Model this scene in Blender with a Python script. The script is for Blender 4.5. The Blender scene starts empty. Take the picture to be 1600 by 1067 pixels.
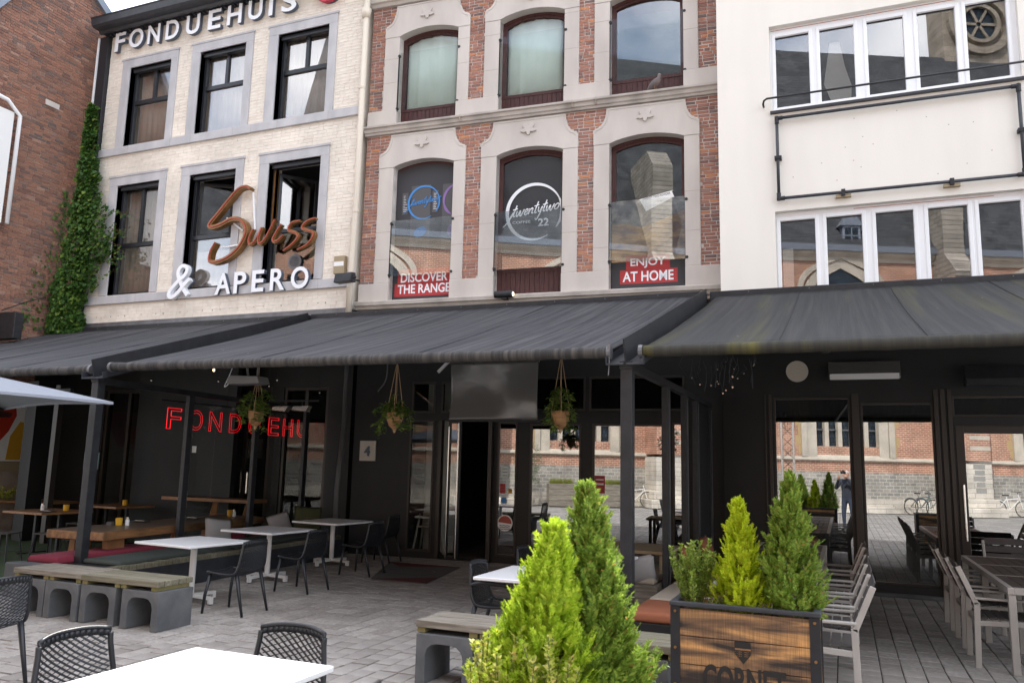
import bpy, bmesh, math, random
import numpy as np
from math import sin, cos, pi, radians as R
from mathutils import Vector, Matrix
random.seed(7); rng = np.random.default_rng(7)
S = bpy.context.scene; COL = S.collection

# ---------------------------------------------------------------- camera, sky, sun, exposure
CAMH = 1.73
def cam_axes(yaw, pitch, roll):
    cy, sy, cp, sp = cos(yaw), sin(yaw), cos(pitch), sin(pitch)
    f = Vector((-sy*cp, cy*cp, sp)); r = Vector((cy, sy, 0)); u = r.cross(f)
    return r*cos(roll)+u*sin(roll), u*cos(roll)-r*sin(roll), f
cr, cu, cf = cam_axes(R(22.487), R(8.770), R(1.345))
cam = bpy.data.objects.new('camera', bpy.data.cameras.new('camera')); COL.objects.link(cam)
cam.matrix_world = Matrix(((cr.x, cu.x, -cf.x, 0), (cr.y, cu.y, -cf.y, 0), (cr.z, cu.z, -cf.z, CAMH), (0, 0, 0, 1)))
cam.data.sensor_width = 36; cam.data.lens = 28.05
cam.data.clip_start = 0.02; cam.data.clip_end = 2000
cam.data.dof.use_dof = True; cam.data.dof.focus_distance = 12.0; cam.data.dof.aperture_fstop = 5.0
S.camera = cam
SUN_EL, SUN_AZ = R(51), R(-10)           # azimuth from +Y (behind the houses) towards +X
W = bpy.data.worlds.new('World'); S.world = W; W.use_nodes = True
def world():
    nt = W.node_tree; nt.nodes.clear(); L = nt.links.new
    out = nt.nodes.new('ShaderNodeOutputWorld'); bg = nt.nodes.new('ShaderNodeBackground'); bg.inputs[1].default_value = 0.15
    sky = nt.nodes.new('ShaderNodeTexSky'); sky.sky_type = 'NISHITA'; sky.sun_disc = False
    sky.sun_elevation = SUN_EL; sky.sun_rotation = SUN_AZ; sky.dust_density = 1.5
    geo = nt.nodes.new('ShaderNodeTexCoord'); sep = nt.nodes.new('ShaderNodeSeparateXYZ'); L(geo.outputs['Generated'], sep.inputs[0])
    mx = nt.nodes.new('ShaderNodeMath'); mx.operation = 'MAXIMUM'; L(sep.outputs[2], mx.inputs[0]); mx.inputs[1].default_value = 0.0
    ad = nt.nodes.new('ShaderNodeMath'); ad.operation = 'ADD'; L(mx.outputs[0], ad.inputs[0]); ad.inputs[1].default_value = 0.25
    cmb = nt.nodes.new('ShaderNodeCombineXYZ')
    for i in (0, 1):
        d = nt.nodes.new('ShaderNodeMath'); d.operation = 'DIVIDE'; L(sep.outputs[i], d.inputs[0]); L(ad.outputs[0], d.inputs[1]); L(d.outputs[0], cmb.inputs[i])
    nz = nt.nodes.new('ShaderNodeTexNoise'); nz.inputs['Scale'].default_value = 1.6; nz.inputs['Detail'].default_value = 7; nz.inputs['Roughness'].default_value = 0.55
    L(cmb.outputs[0], nz.inputs['Vector'])
    rp = nt.nodes.new('ShaderNodeValToRGB'); rp.color_ramp.elements[0].position = 0.36; rp.color_ramp.elements[1].position = 0.60
    rp.color_ramp.elements[1].color = (.9, .9, .9, 1); L(nz.outputs[0], rp.inputs[0])
    mix = nt.nodes.new('ShaderNodeMix'); mix.data_type = 'RGBA'; L(rp.outputs[0], mix.inputs[0]); L(sky.outputs[0], mix.inputs[6])
    mix.inputs[7].default_value = (8.6, 8.7, 9.0, 1)
    L(mix.outputs[2], bg.inputs[0]); L(bg.outputs[0], out.inputs[0])
world()
sl = bpy.data.lights.new('sun', 'SUN'); sl.energy = 3.0; sl.angle = R(0.55); sl.color = (1, .95, .87)
sun = bpy.data.objects.new('sun', sl); COL.objects.link(sun)
sd = Vector((cos(SUN_EL)*sin(SUN_AZ), cos(SUN_EL)*cos(SUN_AZ), sin(SUN_EL)))
sun.rotation_euler = sd.to_track_quat('Z', 'Y').to_euler(); sun.location = (0, 0, 40)
S.view_settings.view_transform = 'Standard'; S.view_settings.look = 'None'; S.view_settings.gamma = 1; S.view_settings.use_curve_mapping = False
S.view_settings.exposure = 1.55
S.render.engine = 'CYCLES'
try:
    S.cycles.max_bounces = 8; S.cycles.transparent_max_bounces = 24; S.cycles.glossy_bounces = 4; S.cycles.diffuse_bounces = 4
    S.cycles.use_denoising = True; S.cycles.sample_clamp_indirect = 6
except Exception: pass

# ---------------------------------------------------------------- materials
M = {}
def nodes(m): return m.node_tree.nodes, m.node_tree.links.new
def newmat(n):
    m = bpy.data.materials.new(n); m.use_nodes = True; M[n] = m
    return m, m.node_tree.nodes['Principled BSDF']
def pm(n, col, rough=.6, metal=0, col2=None, scale=6, stretch=(1, 1, 1), bump=0, bscale=None, detail=5, rand=0, spec=.4, lo=.35, hi=.65, dist=.01, sub=None):
    """principled + noise mix between two colours + bump; rand = per piece value jitter"""
    m, b = newmat(n); N, L = nodes(m)
    b.inputs['Roughness'].default_value = rough; b.inputs['Metallic'].default_value = metal; b.inputs['Specular IOR Level'].default_value = spec
    b.inputs['Base Color'].default_value = (*col, 1)
    tc = N.new('ShaderNodeTexCoord'); mp = N.new('ShaderNodeMapping'); mp.inputs['Scale'].default_value = stretch; L(tc.outputs['Object'], mp.inputs[0])
    src = None
    if col2 is not None:
        nz = N.new('ShaderNodeTexNoise'); nz.inputs['Scale'].default_value = scale; nz.inputs['Detail'].default_value = detail; L(mp.outputs[0], nz.inputs['Vector'])
        rp = N.new('ShaderNodeValToRGB'); rp.color_ramp.elements[0].position = lo; rp.color_ramp.elements[1].position = hi
        rp.color_ramp.elements[0].color = (*col, 1); rp.color_ramp.elements[1].color = (*col2, 1); L(nz.outputs[0], rp.inputs[0]); src = rp.outputs[0]
    if rand:
        g = N.new('ShaderNodeNewGeometry'); oi = N.new('ShaderNodeObjectInfo'); a = N.new('ShaderNodeMath'); L(g.outputs['Random Per Island'], a.inputs[0]); L(oi.outputs['Random'], a.inputs[1])
        fr = N.new('ShaderNodeMath'); fr.operation = 'FRACT'; L(a.outputs[0], fr.inputs[0])
        mr = N.new('ShaderNodeMapRange'); L(fr.outputs[0], mr.inputs[0]); mr.inputs[3].default_value = 1-rand; mr.inputs[4].default_value = 1+rand
        hs = N.new('ShaderNodeHueSaturation'); L(mr.outputs[0], hs.inputs['Value'])
        if src: L(src, hs.inputs['Color'])
        else: hs.inputs['Color'].default_value = (*col, 1)
        src = hs.outputs[0]
    if src: L(src, b.inputs['Base Color'])
    if bump:
        n2 = N.new('ShaderNodeTexNoise'); n2.inputs['Scale'].default_value = bscale or scale*4; n2.inputs['Detail'].default_value = 6; L(mp.outputs[0], n2.inputs['Vector'])
        bp = N.new('ShaderNodeBump'); bp.inputs['Strength'].default_value = bump; bp.inputs['Distance'].default_value = dist; L(n2.outputs[0], bp.inputs['Height']); L(bp.outputs[0], b.inputs['Normal'])
    return m
def piecemat(n, stops, rough=.85, bump=.4, bscale=60, noise=.25):
    """colour picked per piece (island or object) from a ramp, with grain"""
    m, b = newmat(n); N, L = nodes(m); b.inputs['Roughness'].default_value = rough; b.inputs['Specular IOR Level'].default_value = .25
    g = N.new('ShaderNodeNewGeometry'); oi = N.new('ShaderNodeObjectInfo'); a = N.new('ShaderNodeMath'); L(g.outputs['Random Per Island'], a.inputs[0]); L(oi.outputs['Random'], a.inputs[1])
    fr = N.new('ShaderNodeMath'); fr.operation = 'FRACT'; L(a.outputs[0], fr.inputs[0])
    rp = N.new('ShaderNodeValToRGB'); e = rp.color_ramp.elements
    while len(e) < len(stops): e.new(.5)
    for i, (p, c) in enumerate(stops): e[i].position = p; e[i].color = (*c, 1)
    L(fr.outputs[0], rp.inputs[0])
    tc = N.new('ShaderNodeTexCoord'); nz = N.new('ShaderNodeTexNoise'); nz.inputs['Scale'].default_value = bscale*.4; nz.inputs['Detail'].default_value = 6; L(tc.outputs['Object'], nz.inputs['Vector'])
    mr = N.new('ShaderNodeMapRange'); L(nz.outputs[0], mr.inputs[0]); mr.inputs[1].default_value = .3; mr.inputs[2].default_value = .7; mr.inputs[3].default_value = 1-noise; mr.inputs[4].default_value = 1+noise
    big = N.new('ShaderNodeTexNoise'); big.inputs['Scale'].default_value = .7; L(tc.outputs['Object'], big.inputs['Vector'])
    m2 = N.new('ShaderNodeMapRange'); L(big.outputs[0], m2.inputs[0]); m2.inputs[1].default_value = .3; m2.inputs[2].default_value = .7; m2.inputs[3].default_value = .86; m2.inputs[4].default_value = 1.12
    mu = N.new('ShaderNodeMath'); mu.operation = 'MULTIPLY'; L(mr.outputs[0], mu.inputs[0]); L(m2.outputs[0], mu.inputs[1])
    hs = N.new('ShaderNodeHueSaturation'); L(rp.outputs[0], hs.inputs['Color']); L(mu.outputs[0], hs.inputs['Value']); L(hs.outputs[0], b.inputs['Base Color'])
    bp = N.new('ShaderNodeBump'); bp.inputs['Strength'].default_value = bump; bp.inputs['Distance'].default_value = .006
    n2 = N.new('ShaderNodeTexNoise'); n2.inputs['Scale'].default_value = bscale; n2.inputs['Detail'].default_value = 5; L(tc.outputs['Object'], n2.inputs['Vector']); L(n2.outputs[0], bp.inputs['Height']); L(bp.outputs[0], b.inputs['Normal'])
    return m
def leafmat(n, stops, trans=.35, rough=.5):
    m = piecemat(n, stops, rough, .1, 40, .1); N, L = nodes(m); b = N['Principled BSDF']; b.inputs['Specular IOR Level'].default_value = .3
    col = b.inputs['Base Color'].links[0].from_socket
    tr = N.new('ShaderNodeBsdfTranslucent'); L(col, tr.inputs[0]); mx = N.new('ShaderNodeMixShader'); mx.inputs[0].default_value = trans
    out = N['Material Output']; L(b.outputs[0], mx.inputs[1]); L(tr.outputs[0], mx.inputs[2]); L(mx.outputs[0], out.inputs[0]); return m
def glass(n, refl, tint=(.8, .85, .85), wob=.0):
    m, b = newmat(n); N, L = nodes(m); N.remove(b); out = N['Material Output']
    t = N.new('ShaderNodeBsdfTransparent'); t.inputs[0].default_value = (*tint, 1); g = N.new('ShaderNodeBsdfGlossy'); g.inputs['Roughness'].default_value = 0.0
    f = N.new('ShaderNodeLayerWeight'); f.inputs[0].default_value = .5; pw = N.new('ShaderNodeMath'); pw.operation = 'POWER'; L(f.outputs['Facing'], pw.inputs[0]); pw.inputs[1].default_value = 5
    a = N.new('ShaderNodeMath'); a.operation = 'MULTIPLY_ADD'; a.use_clamp = True; L(pw.outputs[0], a.inputs[0]); a.inputs[1].default_value = .9-refl; a.inputs[2].default_value = refl
    if wob:
        tc = N.new('ShaderNodeTexCoord'); nz = N.new('ShaderNodeTexNoise'); nz.inputs['Scale'].default_value = 1.3; nz.inputs['Detail'].default_value = 1; L(tc.outputs['Object'], nz.inputs['Vector'])
        bp = N.new('ShaderNodeBump'); bp.inputs['Strength'].default_value = wob; bp.inputs['Distance'].default_value = .01; L(nz.outputs[0], bp.inputs['Height']); L(bp.outputs[0], g.inputs['Normal'])
    mx = N.new('ShaderNodeMixShader'); L(a.outputs[0], mx.inputs[0]); L(t.outputs[0], mx.inputs[1]); L(g.outputs[0], mx.inputs[2]); L(mx.outputs[0], out.inputs[0]); return m
def emit(n, col, st):
    m, b = newmat(n); b.inputs['Base Color'].default_value = (*col, 1); b.inputs['Emission Color'].default_value = (*col, 1); b.inputs['Emission Strength'].default_value = st; return m
def bricktex(n, c1, c2, mortar, bw, bh, msize=.012, axes='xz', bump=.6, rough=.85, off=.5, swap=False):
    m, b = newmat(n); N, L = nodes(m); b.inputs['Roughness'].default_value = rough; b.inputs['Specular IOR Level'].default_value = .2
    tc = N.new('ShaderNodeTexCoord'); sp = N.new('ShaderNodeSeparateXYZ'); L(tc.outputs['Object'], sp.inputs[0]); cb = N.new('ShaderNodeCombineXYZ')
    L(sp.outputs['xyz'.index(axes[0])], cb.inputs[0]); L(sp.outputs['xyz'.index(axes[1])], cb.inputs[1])
    bt = N.new('ShaderNodeTexBrick'); L(cb.outputs[0], bt.inputs['Vector']); bt.inputs['Scale'].default_value = 1; bt.inputs['Brick Width'].default_value = bw; bt.inputs['Row Height'].default_value = bh
    bt.inputs['Mortar Size'].default_value = msize; bt.inputs['Mortar Smooth'].default_value = .2; bt.inputs['Bias'].default_value = 0; bt.offset = off
    bt.inputs['Color1'].default_value = (*c1, 1); bt.inputs['Color2'].default_value = (*c2, 1); bt.inputs['Mortar'].default_value = (*mortar, 1)
    nz = N.new('ShaderNodeTexNoise'); nz.inputs['Scale'].default_value = 1.2; nz.inputs['Detail'].default_value = 8; L(tc.outputs['Object'], nz.inputs['Vector'])
    mr = N.new('ShaderNodeMapRange'); L(nz.outputs[0], mr.inputs[0]); mr.inputs[1].default_value = .3; mr.inputs[2].default_value = .7; mr.inputs[3].default_value = .72; mr.inputs[4].default_value = 1.25
    hs = N.new('ShaderNodeHueSaturation'); L(bt.outputs[0], hs.inputs['Color']); L(mr.outputs[0], hs.inputs['Value']); L(hs.outputs[0], b.inputs['Base Color'])
    iv = N.new('ShaderNodeMath'); iv.operation = 'SUBTRACT'; iv.inputs[0].default_value = 1; L(bt.outputs['Fac'], iv.inputs[1])
    bp = N.new('ShaderNodeBump'); bp.inputs['Strength'].default_value = bump; bp.inputs['Distance'].default_value = .01; L(iv.outputs[0], bp.inputs['Height']); L(bp.outputs[0], b.inputs['Normal']); return m

piecemat('red_brick', [(0, (.23, .12, .10)), (.25, (.31, .15, .115)), (.55, (.35, .175, .135)), (.74, (.40, .185, .125)), (.83, (.50, .22, .105)), (.9, (.16, .115, .11)), (1, (.33, .21, .175))])
piecemat('old_brick', [(0, (.17, .095, .075)), (.35, (.26, .13, .092)), (.7, (.31, .155, .105)), (.9, (.14, .10, .09)), (1, (.36, .21, .155))])
piecemat('cream_brick', [(0, (.76, .70, .62)), (.5, (.80, .74, .655)), (1, (.73, .665, .585))], bump=.7, bscale=25, noise=.06)
pm('mortar', (.62, .575, .53), .95, col2=(.46, .42, .39), scale=5, bump=.4)
pm('dark_mortar', (.42, .34, .28), .95, col2=(.26, .2, .17), scale=3, bump=.4)
pm('cream_paint', (.74, .68, .60), .9, col2=(.78, .715, .635), scale=2, bump=.3, bscale=30)
pm('blue_stone', (.53, .525, .54), .8, col2=(.42, .42, .44), scale=2.5, stretch=(1, 1, .5), bump=.15, bscale=40)
pm('lime_stone', (.60, .555, .51), .85, col2=(.44, .40, .37), scale=1.7, stretch=(1, 1, .35), bump=.2, bscale=35, lo=.3, hi=.8)
pm('stone_ledge', (.50, .46, .42), .9, col2=(.25, .23, .21), scale=2.5, bump=.3, lo=.45, hi=.85)
pm('white_plaster', (.80, .765, .705), .9, col2=(.745, .71, .65), scale=1.1, stretch=(1.6, 1, .25), bump=.15, bscale=60, lo=.4, hi=.8)
pm('grey_plaster', (.35, .34, .33), .9)
pm('pvc_white', (.83, .84, .86), .35)
pm('black_paint', (.016, .016, .018), .45, col2=(.024, .024, .026), scale=3)
pm('black_wall', (.013, .013, .0135), .55, col2=(.019, .0185, .0185), scale=1.5, bump=.1)
pm('metal_black', (.015, .0155, .018), .5, metal=.0, col2=(.023, .024, .028), scale=8, bump=.05)
pm('steel_grey', (.12, .12, .125), .45, metal=.3, col2=(.17, .17, .18), scale=5)
pm('anthracite', (.034, .036, .043), .45, col2=(.046, .049, .058), scale=9)
pm('window_black', (.020, .022, .027), .35)
pm('bronze_frame', (.045, .038, .034), .4, metal=.2)
pm('maroon_wood', (.085, .030, .028), .55, col2=(.045, .018, .018), scale=10, stretch=(4, 4, .5), bump=.2)
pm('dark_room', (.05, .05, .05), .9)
pm('curtain', (.80, .77, .70), .9, col2=(.66, .64, .58), scale=2.2, stretch=(6, 1, .4))
pm('blind_green', (.83, .88, .85), .9, col2=(.66, .71, .68), scale=1.2, stretch=(1, 1, .6))
pm('white_paint', (.82, .82, .81), .4)
pm('letter_white', (.84, .86, .90), .35)
pm('letter_side', (.10, .12, .16), .5)
pm('copper', (.20, .10, .035), .38, metal=.4, col2=(.28, .15, .055), scale=9)
pm('copper_edge', (.40, .075, .05), .4)
pm('red_round', (.55, .05, .09), .5)
pm('film_dark', (.045, .045, .050), .5)
pm('film_panel', (.09, .09, .095), .5)
pm('film_red', (.42, .04, .045), .5)
pm('film_blue', (.06, .25, .60), .5); pm('film_violet', (.25, .15, .38), .5)
pm('photo_warm', (.66, .38, .11), .5, col2=(.20, .09, .035), scale=3.2, stretch=(1, 1, 2.2), lo=.35, hi=.62)
pm('photo_grey', (.30, .27, .24), .5, col2=(.06, .055, .055), scale=4, lo=.4, hi=.6)
def awning_mat(n, base, streak, stain=None, amt=.5):
    m, b = newmat(n); N, L = nodes(m); b.inputs['Roughness'].default_value = .75; b.inputs['Specular IOR Level'].default_value = .25
    tc = N.new('ShaderNodeTexCoord'); mp = N.new('ShaderNodeMapping'); mp.inputs['Scale'].default_value = (16, .30, .30); L(tc.outputs['Object'], mp.inputs[0])
    nz = N.new('ShaderNodeTexNoise'); nz.inputs['Scale'].default_value = 1; nz.inputs['Detail'].default_value = 6; nz.inputs['Roughness'].default_value = .65; L(mp.outputs[0], nz.inputs['Vector'])
    rp = N.new('ShaderNodeValToRGB'); rp.color_ramp.elements[0].position = .42; rp.color_ramp.elements[1].position = .72; rp.color_ramp.elements[0].color = (*base, 1); rp.color_ramp.elements[1].color = (*streak, 1); L(nz.outputs[0], rp.inputs[0])
    src = rp.outputs[0]
    if stain:
        m2 = N.new('ShaderNodeMapping'); m2.inputs['Scale'].default_value = (3.6, .16, .16); m2.inputs['Location'].default_value = (3, 0, 0); L(tc.outputs['Object'], m2.inputs[0])
        n2 = N.new('ShaderNodeTexNoise'); n2.inputs['Scale'].default_value = 1; n2.inputs['Detail'].default_value = 5; L(m2.outputs[0], n2.inputs['Vector'])
        r2 = N.new('ShaderNodeValToRGB'); r2.color_ramp.elements[0].position = .56; r2.color_ramp.elements[1].position = .74; r2.color_ramp.elements[1].color = (amt, amt, amt, 1); L(n2.outputs[0], r2.inputs[0])
        mx = N.new('ShaderNodeMix'); mx.data_type = 'RGBA'; L(r2.outputs[0], mx.inputs[0]); L(src, mx.inputs[6]); mx.inputs[7].default_value = (*stain, 1); src = mx.outputs[2]
    vo = N.new('ShaderNodeTexVoronoi'); vo.inputs['Scale'].default_value = 2.4; L(tc.outputs['Object'], vo.inputs['Vector'])
    lt = N.new('ShaderNodeMath'); lt.operation = 'LESS_THAN'; L(vo.outputs['Distance'], lt.inputs[0]); lt.inputs[1].default_value = .028
    mx = N.new('ShaderNodeMix'); mx.data_type = 'RGBA'; L(lt.outputs[0], mx.inputs[0]); L(src, mx.inputs[6]); mx.inputs[7].default_value = (.35, .35, .33, 1); src = mx.outputs[2]
    L(src, b.inputs['Base Color'])
    bp = N.new('ShaderNodeBump'); bp.inputs['Strength'].default_value = .35; bp.inputs['Distance'].default_value = .02; L(nz.outputs[0], bp.inputs['Height']); L(bp.outputs[0], b.inputs['Normal'])
awning_mat('awning_fabric', (.034, .035, .040), (.105, .103, .110))
awning_mat('awning_green', (.030, .031, .033), (.052, .052, .052), (.095, .09, .035), .5)
awning_mat('awning_bar', (.035, .034, .034), (.11, .10, .092))
awning_mat('awning_bar_green', (.035, .034, .03), (.055, .052, .04), (.13, .12, .03), .9)
piecemat('paver', [(0, (.24, .217, .197)), (.3, (.325, .296, .272)), (.55, (.275, .25, .23)), (.8, (.355, .325, .30)), (1, (.25, .22, .20))], rough=.8, bump=.6, bscale=60, noise=.2)
pm('joint_sand', (.045, .04, .036), .95, col2=(.09, .08, .07), scale=8)
bricktex('square_paving', (.30, .29, .28), (.25, .24, .235), (.08, .075, .07), .26, .18, .008, 'yx', .4)
pm('concrete', (.125, .127, .13), .85, col2=(.065, .07, .078), scale=4, bump=.35, bscale=45, lo=.35, hi=.75)
pm('grey_plank', (.28, .245, .205), .85, col2=(.15, .13, .10), scale=5, stretch=(.7, 9, 9), bump=.4, bscale=30, rand=.12)
pm('green_plank', (.23, .205, .155), .85, col2=(.14, .13, .08), scale=5, stretch=(.7, 9, 9), bump=.4, bscale=30, rand=.12)
pm('batten_wood', (.24, .19, .09), .85, col2=(.16, .15, .05), scale=8)
pm('table_white', (.80, .80, .81), .3, spec=.5)
pm('table_leg', (.72, .71, .69), .4)
pm('chair_plastic', (.015, .0165, .020), .38, spec=.45)
pm('alu_frame', (.40, .375, .345), .45, metal=.25, col2=(.45, .425, .395), scale=6)
pm('slat_dark', (.055, .049, .047), .6, col2=(.075, .066, .062), scale=5, stretch=(1, 1, 1))
pm('slat_brown', (.085, .062, .052), .55, col2=(.065, .05, .044), scale=4)
pm('slab_wood', (.34, .17, .07), .5, col2=(.17, .085, .04), scale=3, stretch=(6, .6, 6), bump=.15)
pm('slab_top', (.19, .135, .095), .35, col2=(.12, .085, .06), scale=3, stretch=(6, .6, 6))
pm('trestle_wood', (.34, .155, .055), .5, col2=(.22, .10, .04), scale=4, stretch=(1, 1, .3))
pm('cushion_red', (.21, .025, .045), .9, bump=.2, bscale=90); pm('cushion_green', (.055, .065, .058), .9, bump=.2, bscale=90)
pm('cushion_grey', (.34, .32, .31), .95, bump=.3, bscale=120); pm('cushion_rust', (.29, .10, .05), .9, bump=.2, bscale=60); pm('cushion_beige', (.40, .34, .27), .95, bump=.2, bscale=80); pm('cushion_olive', (.07, .07, .03), .9)
pm('soil', (.055, .03, .025), .95, col2=(.14, .075, .06), scale=25, bump=1, bscale=40)
pm('bark', (.22, .085, .035), .9, col2=(.12, .06, .03), scale=20)
pm('rope', (.36, .25, .14), .9); pm('basket', (.40, .22, .10), .8, col2=(.28, .15, .07), scale=4, stretch=(1, 1, 25), bump=.5, bscale=30)
pm('heater_grey', (.30, .29, .28), .4, metal=.3); pm('heater_steel', (.42, .40, .38), .25, metal=.8)
pm('disc_cream', (.62, .56, .47), .5); pm('plate_cream', (.58, .53, .46), .5, col2=(.48, .44, .39), scale=3)
pm('umbrella_cloth', (.25, .27, .315), .85); pm('mat_grey', (.10, .095, .09), .95, bump=.3, bscale=150); pm('mat_red', (.085, .016, .018), .95, bump=.3, bscale=150)
pm('stainless', (.62, .58, .54), .22, metal=1.0); pm('pipe_cream', (.66, .59, .49), .5); pm('pipe_grey', (.10, .10, .10), .5)
pm('turf', (.03, .055, .018), .95, col2=(.045, .075, .02), scale=60, bump=.6, bscale=200)
pm('cup_yellow', (.65, .36, .02), .4); pm('teal', (.10, .17, .18), .6); pm('poster_red', (.5, .04, .02), .5); pm('poster_yellow', (.62, .33, .03), .5); pm('wood_pale', (.35, .28, .18), .7)
pm('foil', (.17, .166, .16), .20, bump=.35, bscale=.7, detail=1, spec=1.0, dist=.10)
pm('skin', (.50, .29, .21), .55); pm('hair_grey', (.5, .5, .49), .8); pm('jacket_navy', (.03, .035, .05), .8); pm('denim', (.035, .045, .075), .85); pm('shoe', (.03, .025, .022), .6)
pm('church_stone', (.56, .50, .42), .85, col2=(.42, .38, .32), scale=1.5, bump=.3); bricktex('transept_stone', (.34, .30, .25), (.26, .23, .19), (.2, .18, .15), .7, .35, .015, 'xz'); bricktex('cap_stone', (.36, .33, .29), (.27, .25, .22), (.18, .16, .14), .5, .22, .02, 'yz'); pm('grey_rubble', (.3, .29, .27), .9)
pm('lead', (.22, .25, .30), .5, metal=.3); pm('quoin_yellow', (.45, .33, .17), .9)
bricktex('church_brick', (.44, .20, .13), (.34, .15, .10), (.55, .47, .38), .23, .085, .012, 'xz')
bricktex('church_rubble', (.36, .335, .30), (.23, .22, .205), (.48, .45, .40), .30, .15, .016, 'xz')
bricktex('church_plinth', (.62, .57, .50), (.52, .48, .42), (.30, .27, .24), .8, .2, .01, 'xz')
bricktex('slate', (.075, .08, .088), (.055, .06, .068), (.03, .03, .033), .3, .2, .01, 'xz', .3)
bricktex('leaded_glass', (.035, .05, .065), (.02, .03, .045), (.008, .008, .008), .14, .18, .012, 'xz', .2, .2)
glass('shop_glass', .40, (.62, .65, .64)); glass('pane_glass', .20, (.85, .83, .82), .06); glass('dark_pane', .16, (.8, .82, .82), .05); glass('blind_pane', .05, (.92, .94, .93), .05); glass('dim_glass', .035, (.8, .82, .82)); glass('clear_guard', .02, (.96, .975, .97), .03); glass('guard_glass', .28, (.93, .95, .95), .03); glass('screen_glass', .03, (.86, .88, .88)); glass('film_glass', .06, (.9, .9, .9), .04)
emit('neon_red', (1, .008, .018), .5); emit('bulb_warm', (1, .7, .35), 1.5); emit('spot_lens', (1, .85, .6), 1.5)
leafmat('ivy_leaf', [(0, (.025, .07, .014)), (.5, (.05, .12, .022)), (.85, (.09, .18, .03)), (1, (.18, .25, .045))])
leafmat('thuja_gold', [(0, (.34, .46, .015)), (.5, (.60, .72, .03)), (.9, (.74, .80, .05)), (1, (.55, .45, .05))], .5)
leafmat('thuja_lime', [(0, (.25, .39, .02)), (.5, (.45, .62, .04)), (1, (.64, .76, .08))], .48)
leafmat('thuja_green', [(0, (.12, .21, .03)), (.5, (.24, .36, .05)), (.93, (.40, .53, .09)), (1, (.42, .24, .07))], .45)
leafmat('box_leaf', [(0, (.16, .25, .03)), (.6, (.28, .38, .06)), (1, (.42, .48, .12))], .4)
leafmat('variegated_leaf', [(0, (.26, .36, .03)), (.5, (.46, .52, .06)), (.92, (.68, .64, .20)), (1, (.68, .48, .18))], .5)
leafmat('basket_leaf', [(0, (.06, .13, .022)), (.6, (.14, .22, .04)), (1, (.24, .30, .07))], .35)
leafmat('grass_leaf', [(0, (.16, .2, .03)), (1, (.3, .32, .06))], .3)
leafmat('olive_leaf', [(0, (.10, .13, .07)), (1, (.2, .24, .14))], .3)
pm('green_stem', (.12, .14, .04), .8); leafmat('heather', [(0, (.10, .03, .05)), (1, (.2, .08, .1))], .2)
def charred():
    m, b = newmat('charred_wood'); N, L = nodes(m); b.inputs['Roughness'].default_value = .6
    tc = N.new('ShaderNodeTexCoord'); oi = N.new('ShaderNodeObjectInfo'); ad = N.new('ShaderNodeVectorMath'); L(tc.outputs['Object'], ad.inputs[0])
    mp = N.new('ShaderNodeMapping'); mp.inputs['Scale'].default_value = (1.3, 5, 11); L(ad.outputs[0], mp.inputs[0])
    nz = N.new('ShaderNodeTexNoise'); nz.inputs['Scale'].default_value = 1; nz.inputs['Detail'].default_value = 6; nz.inputs['Distortion'].default_value = .6; L(mp.outputs[0], nz.inputs['Vector'])
    rp = N.new('ShaderNodeValToRGB'); e = rp.color_ramp.elements; e[0].position = .40; e[0].color = (.028, .02, .016, 1); e[1].position = .62; e[1].color = (.55, .285, .10, 1); x = e.new(.51); x.color = (.20, .11, .055, 1)
    L(nz.outputs[0], rp.inputs[0])
    m2 = N.new('ShaderNodeMapping'); m2.inputs['Scale'].default_value = (160, 4, 5); L(tc.outputs['Object'], m2.inputs[0]); n2 = N.new('ShaderNodeTexNoise'); n2.inputs['Scale'].default_value = 1; n2.inputs['Detail'].default_value = 3; L(m2.outputs[0], n2.inputs['Vector'])
    mr = N.new('ShaderNodeMapRange'); L(n2.outputs[0], mr.inputs[0]); mr.inputs[1].default_value = .3; mr.inputs[2].default_value = .7; mr.inputs[3].default_value = .65; mr.inputs[4].default_value = 1.3
    hs = N.new('ShaderNodeHueSaturation'); L(rp.outputs[0], hs.inputs['Color']); L(mr.outputs[0], hs.inputs['Value']); L(hs.outputs[0], b.inputs['Base Color'])
charred()
pm('burnt_print', (.02, .018, .017), .7)

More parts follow.
